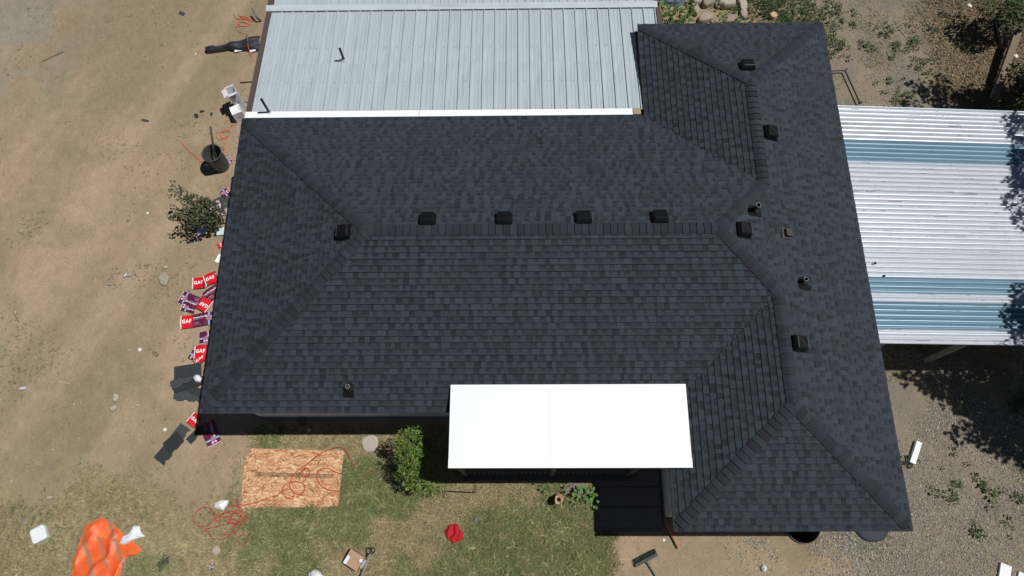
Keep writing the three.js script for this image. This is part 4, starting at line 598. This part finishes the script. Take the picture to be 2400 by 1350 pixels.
  const lr = thing('pipe_frame', 'black bent pipe frame on dirt beside the right eave', 'pipe'); const pb2 = M([0.008, 0.008, 0.008], 0.5);
  part('long_pipe', rod([9.984, 0.120, -13.532], [10.248, 0.120, -12.350], 0.022, 8), pb2, lr); part('cross_pipe', rod([9.317, 0.120, -13.524], [9.999, 0.120, -13.548], 0.02, 8), pb2, lr); for (const p of [[10.049, -13.620], [10.315, -12.430], [9.482, -13.611]]) part('foot', rod([p[0], 0, p[1]], [p[0], 0.12, p[1]], 0.02, 8), pb2, lr);
  single('blue_tarp', 'crumpled grey blue tarp at the top edge behind the bushes', 'tarp', cloth([[4.444, -16.649], [4.935, -16.746], [5.432, -16.567], [5.328, -16.295], [5.092, -16.094], [4.768, -16.166], [4.529, -16.272]], (x, z, t) => 0.02 + 0.3 * fbm(x * 4, z * 4, 3) * sm(1, 0.7, t), 14, 4), M([0.1, 0.14, 0.19], 0.55), [0, 0, 0]);
  // wire hoop and hollow stump by the porch
  single('wire_hoop', 'thin black wire hoop stuck in the lawn below the porch', 'wire hoop', tube([[-1.988, 0.000, -0.844], [-1.980, 0.140, -1.044], [-1.926, 0.160, -1.094], [-1.260, 0.160, -1.062], [-1.197, 0.150, -1.083], [-1.232, 0.000, -1.301]], 0.009, 50, 5), M([0.006, 0.006, 0.006], 0.5), [0, 0, 0]);
  const st = thing('hollow_stump', 'hollow cut stump with pale wood beside leafy plants', 'stump', [0.895, 0.000, -0.944], 0.4); const wd = M([0.56, 0.36, 0.25], 0.85, { map: blotchTex });
  { const pr = [[0.14, 0], [0.115, 0.12], [0.105, 0.34], [0.1, 0.46], [0.085, 0.475], [0.045, 0.46], [0.04, 0.25]].map((p) => new THREE.Vector2(...p)), g = new THREE.LatheGeometry(pr, 26), p = g.attributes.position; for (let i = 0; i < p.count; i++) { const x = p.getX(i), y = p.getY(i), z = p.getZ(i), an = Math.atan2(z, x), k = 1 + 0.12 * Math.sin(an * 3) + 0.06 * Math.sin(an * 7 + 1); p.setXYZ(i, x * k - y * 0.12, y + (y > 0.4 ? 0.04 * Math.sin(an * 2 + 1) : 0), z * k + y * 0.14); } g.computeVertexNormals(); part('trunk', g, wd, st); part('splinter', rod([-0.02, 0.46, 0.16], [-0.06, 0.4, 0.26], 0.012, 5), wd, st); }
  single('garden_hose', 'dark coiled hose on the ground under the front eave', 'hose', merge([0.11, 0.09, 0.1].map((r, i) => tr(new THREE.TorusGeometry(r, 0.014, 6, 30), 0.02 * i, 0.02 + i * 0.024, 0.01 * i, Math.PI / 2 + 0.05 * i))), M([0.09, 0.1, 0.09], 0.6), [-5.789, 0.000, -2.899]);
  // timbers at the top right
  const tm = M([0.2, 0.155, 0.105], 0.9, { map: blotchTex });
  single('timber_post', 'long weathered timber lying slantwise in leaf litter at the right edge', 'timber', beam([15.332, 0.420, -14.718], [14.153, 0.300, -12.381], 0.2, 0.16), tm, [0, 0, 0], 0, 'old timbers in the leaf litter'); single('timber_post', 'shorter timber meeting the long one below dark foliage', 'timber', beam([15.069, 0.120, -15.491], [15.015, 0.120, -14.324], 0.15, 0.12), tm, [0, 0, 0], 0, 'old timbers in the leaf litter');
}
// ---------------------------------------------------------------- plants
function leafCloud(clumps, perM3, size, tones, f, aspect = 1.6, flatness = 0) {   // leaves scattered through ellipsoid clumps
  const q = new QB();
  for (const [x, y, z, rx, ry, rz, dens = 1] of clumps) {
    const n = Math.max(6, Math.round(perM3 * dens * rx * ry * rz * 4.19));
    for (let i = 0; i < n; i++) {
      let a, b, c; do { a = f() * 2 - 1; b = f() * 2 - 1; c = f() * 2 - 1; } while (a * a + b * b + c * c > 1); const rad = Math.hypot(a, b, c), push = lerp(rad, Math.pow(rad, 0.55), 0.8) / (rad || 1); a *= push; b *= push; c *= push;
      const P = V(x + a * rx, y + b * ry, z + c * rz); if (P.y < 0.02) P.y = 0.02 + f() * 0.04;
      const d = V(f() - 0.5 + a * 0.7, (f() - 0.5) * (1 - flatness) + 0.15, f() - 0.5 + c * 0.7).normalize(), s = new THREE.Vector3().crossVectors(d, V(f() - 0.5, 1 + flatness * 2, f() - 0.5)).normalize(), L = size * (0.6 + 0.8 * f()), W = L / aspect / 2, k = pick(tones, f), v = 0.75 + 0.5 * f(), kk = [k[0] * v, k[1] * v, k[2] * v];
      const A = P, B = P.clone().addScaledVector(d, L * 0.5).addScaledVector(s, W), C = P.clone().addScaledVector(d, L), D = P.clone().addScaledVector(d, L * 0.5).addScaledVector(s, -W);
      q.quad(A.toArray(), B.toArray(), C.toArray(), D.toArray(), kk);
    }
  }
  return q.build();
}
const leafM = new THREE.MeshStandardMaterial({ vertexColors: true, roughness: 0.7, side: THREE.DoubleSide }), bark = M([0.11, 0.085, 0.065], 0.95, { map: blotchTex });
function plant(name, label, category, clumps, perM3, size, tones, stems, seed, aspect, group, flatness) {
  const o = thing(name, label, category, [0, 0, 0], 0, group); part('crown', leafCloud(clumps, perM3, size, tones, rng(seed), aspect, flatness), leafM, o);
  part('trunk', merge(stems.map(([a, b, r0, r1]) => rod(a, b, r0, 7, r1))), bark, o); return o;
}
const C = (p, rx, ry, rz, d = 1) => [p[0], p[1], p[2], rx, ry, rz, d];
{ // purple-green bush at the left eave
  const b = [-8.691, 0.000, -8.563], cl = [C([-8.642, 0.700, -8.597], 0.26, 0.3, 0.28), C([-8.794, 0.950, -8.557], 0.34, 0.3, 0.3), C([-9.018, 1.100, -8.668], 0.3, 0.25, 0.24), C([-8.966, 0.900, -8.283], 0.32, 0.24, 0.22), C([-9.270, 1.200, -8.829], 0.22, 0.18, 0.15), C([-9.445, 1.300, -8.962], 0.2, 0.14, 0.12, 0.7), C([-9.529, 1.350, -9.119], 0.1, 0.1, 0.12, 0.7), C([-9.671, 1.300, -8.898], 0.1, 0.1, 0.08, 0.7), C([-9.270, 1.100, -8.385], 0.26, 0.2, 0.16, 0.8), C([-9.599, 1.100, -8.233], 0.16, 0.12, 0.08, 0.7), C([-8.710, 0.600, -8.355], 0.22, 0.24, 0.18), C([-9.155, 1.000, -8.110], 0.16, 0.12, 0.08, 0.7), C([-8.581, 0.600, -8.910], 0.14, 0.2, 0.12, 0.6)];
  plant('young_tree', 'small dark green leafy tree on dirt by the left eave', 'tree', cl, 2900, 0.078, [[0.045, 0.07, 0.022], [0.06, 0.085, 0.03], [0.07, 0.065, 0.04], [0.055, 0.045, 0.04], [0.03, 0.05, 0.018], [0.1, 0.12, 0.05]], [[b, [-8.666, 0.650, -8.621], 0.03, 0.02], [[-8.666, 0.650, -8.621], [-9.018, 1.100, -8.668], 0.02, 0.012], [[-8.666, 0.650, -8.621], [-9.175, 1.000, -8.238], 0.018, 0.01], [[-9.018, 1.100, -8.668], [-9.517, 1.350, -9.041], 0.012, 0.006], [[-8.899, 0.900, -8.477], [-9.599, 1.100, -8.233], 0.012, 0.006]], 11, 1.5);
}
{ // conifer beside the porch
  const b = [-2.626, 0.000, -1.641], gr = [[0.09, 0.165, 0.025], [0.12, 0.2, 0.03], [0.06, 0.12, 0.018], [0.15, 0.21, 0.04], [0.045, 0.085, 0.015], [0.21, 0.26, 0.05]];
  const cl = []; const f = rng(21); for (const [x, y, z, r, h] of [[-2.815, 1.550, -2.217, 0.26, 0.35], [-2.628, 1.600, -2.090, 0.3, 0.35], [-2.786, 1.500, -1.903, 0.3, 0.4], [-2.531, 1.500, -1.853, 0.26, 0.4], [-2.695, 1.350, -1.641, 0.3, 0.45], [-2.559, 1.200, -1.535, 0.28, 0.4], [-2.630, 1.000, -1.333, 0.26, 0.4], [-2.498, 0.800, -1.217, 0.24, 0.4], [-2.791, 0.800, -1.469, 0.3, 0.5], [-2.657, 0.600, -1.795, 0.4, 0.6], [-2.485, 1.300, -2.514, 0.17, 0.15], [-2.624, 1.300, -2.617, 0.15, 0.12], [-2.441, 1.200, -2.394, 0.12, 0.15], [-2.181, 0.400, -1.213, 0.26, 0.25], [-2.344, 0.350, -1.145, 0.16, 0.2]]) { cl.push([x, y, z, r * 0.72, h * 0.7, r * 0.72, 0.5]); for (let i = 0; i < 6; i++) { const a = f() * 6.28; cl.push([x + Math.cos(a) * r * 0.75, y - f() * 0.15, z + Math.sin(a) * r * 0.75, r * 0.3, h * 0.4, r * 0.3, 1.3]); } }
  plant('conifer_shrub', 'bright green feathery conifer beside the white porch roof', 'conifer', cl, 5200, 0.085, gr, [[b, [-2.589, 1.300, -1.825], 0.05, 0.02], [b, [-2.498, 1.200, -2.497], 0.025, 0.01], [b, [-2.240, 0.350, -1.216], 0.02, 0.01]], 31, 4.5);
}
{
  const gr = [[0.05, 0.13, 0.02], [0.075, 0.17, 0.03], [0.04, 0.1, 0.018], [0.1, 0.19, 0.05]], S0 = (p) => [[[p[0], 0, p[2]], [p[0], p[1], p[2]], 0.012, 0.006]];
  const leafy = (label, list, seed, size = 0.1) => plant('leafy_plant', label, 'plant', list, 900, size, gr, S0(list[0]), seed, 1.35, 'leafy plants beside the stump', 0.5);
  leafy('spreading leafy green plant right of the hollow stump', [C([1.270, 0.250, -1.115], 0.2, 0.14, 0.16), C([1.513, 0.220, -0.994], 0.2, 0.14, 0.16), C([1.723, 0.200, -0.872], 0.16, 0.12, 0.18), C([1.373, 0.200, -0.872], 0.1, 0.1, 0.08), C([1.770, 0.220, -1.045], 0.12, 0.1, 0.12)], 41);
  leafy('small leafy plant left of the hollow stump', [C([0.497, 0.200, -1.222], 0.12, 0.12, 0.13), C([0.390, 0.200, -1.285], 0.08, 0.1, 0.08)], 42, 0.085);
  const bush = (label, list, seed) => plant('green_bush', label, 'bush', list, 1500, 0.085, [[0.06, 0.13, 0.02], [0.09, 0.17, 0.03], [0.035, 0.075, 0.015]], S0(list[0]), seed, 1.4, 'green bushes behind the back eave');
  bush('green bush touching the brown trim of the metal roof', [C([4.364, 0.800, -15.248], 0.16, 0.4, 0.3), C([4.495, 0.600, -15.093], 0.18, 0.35, 0.25)], 51);
  bush('darker green bush at the back eave corner', [C([4.801, 0.700, -15.053], 0.24, 0.35, 0.26), C([4.669, 0.800, -15.308], 0.16, 0.3, 0.2)], 52);
  bush('rounded green bush beside the garden stones', [C([5.140, 0.600, -15.247], 0.2, 0.35, 0.3), C([5.230, 0.700, -15.485], 0.14, 0.3, 0.2)], 53);
  bush('small green clump between stones at the back eave', [C([6.337, 0.300, -15.354], 0.16, 0.25, 0.14)], 54); bush('low green clump left of the stone slab at the back eave', [C([6.837, 0.300, -15.282], 0.12, 0.22, 0.13)], 55);
}
{ // dark shrub and branches at the top right
  const gr = [[0.03, 0.055, 0.014], [0.045, 0.075, 0.02], [0.06, 0.085, 0.025], [0.02, 0.035, 0.01]];
  plant('dark_shrub', 'dark evergreen shrub at the top right corner over leaf litter', 'shrub', [C([14.788, 0.800, -14.602], 0.35, 0.25, 0.2), C([14.430, 1.100, -14.983], 0.5, 0.35, 0.42), C([14.729, 1.300, -14.650], 0.5, 0.4, 0.4), C([14.558, 0.900, -14.710], 0.32, 0.25, 0.22), C([14.261, 0.800, -15.406], 0.3, 0.25, 0.3), C([15.329, 1.200, -15.041], 0.6, 0.5, 0.5)], 1500, 0.1, gr, [[[16.076, 0.000, -15.914], [14.851, 1.200, -14.891], 0.06, 0.03]], 61, 2.2);
  plant('dark_shrub', 'dark leafy branch hanging over the long timber at the right edge', 'shrub', [C([14.380, 1.200, -12.627], 0.35, 0.3, 0.3), C([14.204, 1.000, -12.628], 0.2, 0.2, 0.2), C([14.454, 1.000, -11.971], 0.36, 0.3, 0.4), C([14.268, 0.800, -11.821], 0.3, 0.25, 0.25), C([14.710, 1.400, -12.047], 0.6, 0.5, 0.6)], 1500, 0.1, gr, [[[16.163, 0.000, -13.023], [14.398, 1.200, -12.192], 0.06, 0.03]], 62, 2.2);
}
{ // two trees standing beyond the right edge; their shade falls over the carport and the gravel
  const gr = [[0.05, 0.085, 0.022], [0.065, 0.1, 0.03], [0.04, 0.065, 0.018]], f = rng(71);
  function shadeTree(label, base, spots, seed) {
    const cl = [], st = [[base, [base[0] - 0.2, 3.2, base[2]], 0.22, 0.14]];
    for (const [x, z, y0, r] of spots) { const h = 5.4 + (f() - 0.5) * 1.6, cx = x + 0.475 * (h - y0), cz = z - 0.03 * (h - y0); cl.push([cx, h, cz, r, r * 0.7, r, 1]); for (let i = 0; i < 3; i++) { const a = f() * 6.28; cl.push([cx + Math.cos(a) * r * 0.9, h + (f() - 0.5) * 0.4, cz + Math.sin(a) * r * 0.9, r * 0.42, r * 0.3, r * 0.42, 0.8]); } st.push([[base[0] - 0.2, 3.1, base[2]], [cx, h, cz], 0.05, 0.012]); }
    plant('shade_tree', label, 'tree', cl, 1050, 0.14, gr, st, seed, 1.7, 'trees beyond the right edge');
  }
  shadeTree('tree whose leafy shadow falls on the gravel below the carport', [16.2, 0, -3.4], [[9.998, -3.990, 0, 0.16], [10.545, -3.920, 0, 0.22], [11.148, -3.860, 0, 0.4], [11.737, -3.745, 0, 0.5], [12.416, -3.799, 0, 0.55], [13.083, -3.797, 0, 0.6], [11.960, -3.238, 0, 0.45], [12.595, -3.125, 0, 0.5], [12.981, -2.903, 0, 0.5], [11.730, -2.687, 0, 0.3], [12.251, -2.577, 0, 0.4], [12.677, -2.305, 0, 0.4], [11.177, -3.185, 0, 0.2], [11.248, -2.470, 0, 0.22], [11.853, -2.253, 0, 0.22], [12.991, -2.037, 0, 0.5], [12.261, -2.145, 0, 0.3], [12.106, -2.905, 0, 0.45], [11.554, -3.407, 0, 0.4], [10.846, -3.748, 0, 0.3], [12.879, -3.402, 0, 0.6], [10.231, -4.035, 0, 0.15], [13.527, -3.345, 0, 0.7], [11.740, -4.775, 2.25, 0.3], [11.600, -5.042, 2.25, 0.2], [12.069, -5.524, 2.25, 0.25], [11.717, -4.460, 2.25, 0.2], [12.294, -4.985, 2.25, 0.5]], 81);
  shadeTree('tree whose shadow dapples the far carport corner and leaf litter', [17.4, 0, -10.2], [[12.985, -10.336, 2.25, 0.22], [13.217, -10.139, 2.25, 0.35], [13.001, -9.693, 2.25, 0.2], [12.776, -8.513, 2.25, 0.28], [12.527, -7.913, 2.25, 0.25], [12.554, -7.440, 2.25, 0.2], [13.242, -8.877, 2.25, 0.6], [12.474, -12.681, 0, 0.3], [13.007, -12.447, 0, 0.42], [13.695, -12.364, 0, 0.5], [12.160, -13.067, 0, 0.2], [12.887, -13.136, 0, 0.22], [14.479, -12.432, 0, 0.5], [15.153, -12.576, 0, 0.5], [11.902, -12.383, 0, 0.2]], 82);
}
// ---------------------------------------------------------------- ground cover
{
  const f = rng(900), inHouse = (x, z) => (x > xW + 0.1 && x < xE && z > zN - 4 && z < zS - 0.2) || (x > xw2 && x < xE && z > zN2 && z < zS2 - 0.2);
  const blades = (n, L, W, lean, seed) => { const g = rng(seed), q = new QB(); for (let i = 0; i < n; i++) { const a = g() * 6.28, l = L * (0.55 + 0.75 * g()), o = lean * (0.4 + g()), bx0 = (g() - 0.5) * 0.05, bz0 = (g() - 0.5) * 0.05, dx = Math.cos(a), dz = Math.sin(a), w0 = W * (0.7 + 0.6 * g()); const p = (t, s) => [bx0 + dx * o * l * t * t - dz * w0 * s * (1 - 0.75 * t), l * t * (1 - 0.35 * lean * t), bz0 + dz * o * l * t * t + dx * w0 * s * (1 - 0.75 * t)]; q.quad(p(0, -1), p(0, 1), p(0.55, 1), p(0.55, -1), null); q.quad(p(0.55, -1), p(0.55, 1), p(1, 0.5), p(1, -0.5), null); } return q.build(); };
  const mk = (name, label, cat, geo, mat, max, gen) => { const im = new THREE.InstancedMesh(geo, mat, max), M4 = new THREE.Matrix4(), Q = new THREE.Quaternion(), E = new THREE.Euler(); let n = 0, tries = 0; const cc = new THREE.Color();
    while (n < max && tries++ < max * 14) { const r = gen(); if (!r) continue; E.set(r.rx || 0, f() * 6.283, r.rz || 0); Q.setFromEuler(E); im.setMatrixAt(n, M4.compose(V(r.x, r.y || 0, r.z), Q, V(r.s * (r.sx || 1), r.s * (r.sy || 1), r.s))); im.setColorAt(n, cc.setRGB(...r.c)); n++; } im.count = n; return stuff(im, name, label, cat); };
  const gm = new THREE.MeshStandardMaterial({ roughness: 0.8, side: THREE.DoubleSide });
  const green = [[0.13, 0.18, 0.05], [0.175, 0.205, 0.07], [0.10, 0.14, 0.05], [0.23, 0.23, 0.095]], dry = [[0.40, 0.335, 0.175], [0.32, 0.27, 0.135], [0.25, 0.2, 0.1], [0.46, 0.4, 0.24]];
  const vary = (c) => { const v = 0.75 + 0.5 * f(); return [c[0] * v, c[1] * v, c[2] * v]; };
  mk('grass', 'patchy green and straw coloured lawn below the porch', 'grass', blades(7, 0.075, 0.006, 0.75, 4), gm, 74000, () => { const x = rr(-14.5, 2.6, f), z = rr(-3.0, 3.8, f); if (inHouse(x, z)) return null; for (const q of bare) if (Math.abs(x - q[0]) < q[2] && Math.abs(z - q[1]) < q[3]) return null; const d = grassMask(x, z); if (f() > d * 1.1) return null; const lush = fbm(x * 0.9 + 7, z * 0.9 + 2, 3) + (x > -7 ? 0.06 : -0.14) + 0.12 * blob(x, z, 1, 0.2, 1.6, 1.2); return { x, z, s: (0.55 + 0.65 * f()) * (1 + 0.9 * sm(0.52, 0.75, lush) * sm(0.55, 0.7, fbm(x * 4 + 9, z * 4, 2))), c: vary(pick(f() < 0.85 * sm(0.4, 0.66, lush) ? green : dry, f)) }; });
  mk('dry_grass', 'thin dry grass tufts scattered on the dirt', 'grass', blades(6, 0.06, 0.006, 0.9, 5), gm, 11000, () => { const x = rr(-17, 13, f), z = rr(-17, 1.5, f); if (inHouse(x, z)) return null; for (const q of bare) if (Math.abs(x - q[0]) < q[2] && Math.abs(z - q[1]) < q[3]) return null; const d = sm(0.56, 0.72, fbm(x * 0.7 + 31, z * 0.7, 4)) * (x < -7.2 ? 0.5 + 0.5 * sm(-5, 0, z) : x > 8 ? 1 : z < -12 ? 1 : 0.2) * (x < -7 && z < -9 ? 0.2 : 1); if (f() > d) return null; return { x, z, s: 0.5 + 0.6 * f(), c: vary(pick(f() < 0.4 ? green : dry, f)) }; });
  const peb = (() => { const g = new THREE.IcosahedronGeometry(1, 0), p = g.attributes.position; for (let i = 0; i < p.count; i++) { const x = p.getX(i), y = p.getY(i), z = p.getZ(i), k = 0.7 + 0.6 * h2(Math.round(x * 50), Math.round(z * 50 + y * 31)); p.setXYZ(i, x * k, y * 0.65 * k, z * k); } g.computeVertexNormals(); return g; })();
  const sc = [[0.3, 0.28, 0.24], [0.2, 0.19, 0.17], [0.14, 0.13, 0.12], [0.36, 0.32, 0.25], [0.42, 0.4, 0.37], [0.25, 0.2, 0.15], [0.17, 0.165, 0.165]], pm = new THREE.MeshStandardMaterial({ roughness: 0.9 });
  mk('gravel', 'grey and tan gravel on the ground right of the house', 'gravel', peb, pm, 42000, () => { const x = f() < 0.6 ? rr(8.1, 14.5, f) : rr(4.2, 12, f), z = x > 8.15 ? rr(-16.5, 1.6, f) : rr(-0.5, 1.6, f); if (inHouse(x, z)) return null; if (Math.hypot(x - wellC[0], z - wellC[1]) < 0.5 || Math.hypot(x - 8.6, z + 0.31) < 0.5) return null; if (f() > gravelMask(x, z)) return null; const s = 0.007 + 0.013 * f() * f() * 1.6; return { x, z, y: s * 0.35, s, c: vary(pick(sc, f)) }; });
  mk('pebbles', 'small stones and crumbs scattered on the dirt', 'pebbles', peb, pm, 3600, () => { const x = rr(-17, 14, f), z = rr(-17, 1.6, f); if (inHouse(x, z) || (x > -7.3 && x < 3.5 && z > -20 && z < -10)) return null; const d = 0.25 + 0.75 * blob(x, z, -12.2, -0.5, 1.2, 0.8); if (f() > d) return null; const s = 0.007 + 0.02 * Math.pow(f(), 4); return { x, z, y: s * 0.35, s, c: vary(pick([...sc, [0.5, 0.45, 0.38]], f)) }; });
  const leaf = (() => { const q = new QB(); q.quad([-1, 0, 0], [0, 0.25, -0.5], [1, 0, 0], [0, 0.25, 0.5], null, [0, 1, 0]); return q.build(); })();
  mk('leaf_litter', 'brown and orange dead leaves under the trees at the top right', 'leaves', leaf, gm, 15000, () => { const x = rr(12, 17.5, f), z = rr(-18, -9, f); if (f() > litterMask(x, z)) return null; return { x, z, y: 0.012 + 0.02 * f(), s: 0.02 + 0.028 * f(), rx: (f() - 0.5) * 1.2, rz: (f() - 0.5) * 1.2, c: vary(pick([[0.2, 0.13, 0.065], [0.28, 0.18, 0.085], [0.12, 0.08, 0.045], [0.33, 0.25, 0.14], [0.08, 0.055, 0.035], [0.1, 0.12, 0.04]], f)) }; });
  const weedG = (() => { const g = rng(6), q = new QB(); for (let i = 0; i < 11; i++) { const a = g() * 6.28, r = 0.02 + 0.05 * g(), l = 0.035 + 0.035 * g(), y = 0.01 + 0.05 * g(), dx = Math.cos(a), dz = Math.sin(a), w2 = l * 0.34, x = dx * r, z = dz * r; q.quad([x, y, z], [x + dx * l * 0.5 - dz * w2, y + 0.02, z + dz * l * 0.5 + dx * w2], [x + dx * l, y + 0.005, z + dz * l], [x + dx * l * 0.5 + dz * w2, y + 0.02, z + dz * l * 0.5 - dx * w2], null, [0, 1, 0]); } return q.build(); })();
  const wc = [[0.06, 0.095, 0.035], [0.085, 0.125, 0.04], [0.04, 0.07, 0.028], [0.13, 0.15, 0.055]];
  mk('weeds', 'low green weeds growing through gravel and dirt', 'weeds', weedG, gm, 2200, () => { const x = rr(3.8, 14.5, f), z = rr(-18, 1.4, f); if (inHouse(x, z) || (z > -0.4 && x < 8.3)) return null; const p = sm(0.5, 0.9, fbm(x * 0.6 + 11, z * 0.6, 2)) * sm(0.55, 0.75, fbm(x * 4.5, z * 4.5 + 3, 2)) * (x > 8.3 ? 0.8 : 0.3) + 0.3 * (blob(x, z, 10.9, -1.3, 0.35, 0.5) + blob(x, z, 11.6, -1.0, 0.2, 0.4) + blob(x, z, 9.7, -1.7, 0.2, 0.3) + blob(x, z, 10.3, -0.9, 0.3, 0.25) + blob(x, z, 12.0, -0.3, 0.15, 0.35) + blob(x, z, 11.2, -0.2, 0.12, 0.3) + blob(x, z, 12.4, -11.6, 0.3, 0.5) + blob(x, z, 11.6, -12.6, 0.2, 0.3) + blob(x, z, 12.6, -13.9, 0.25, 0.3)) * sm(0.35, 0.6, fbm(x * 5, z * 5, 2)) + (z < -14 ? 1.0 * blob(x, z, 8.2, -16.4, 1.3, 1.1) + 0.5 * blob(x, z, 9.6, -14.3, 0.5, 1.4) : 0); if (f() > p) return null; return { x, z, s: 0.6 + 0.9 * f(), c: vary(pick(wc, f)) }; });
}
renderer.render(scene, camera);
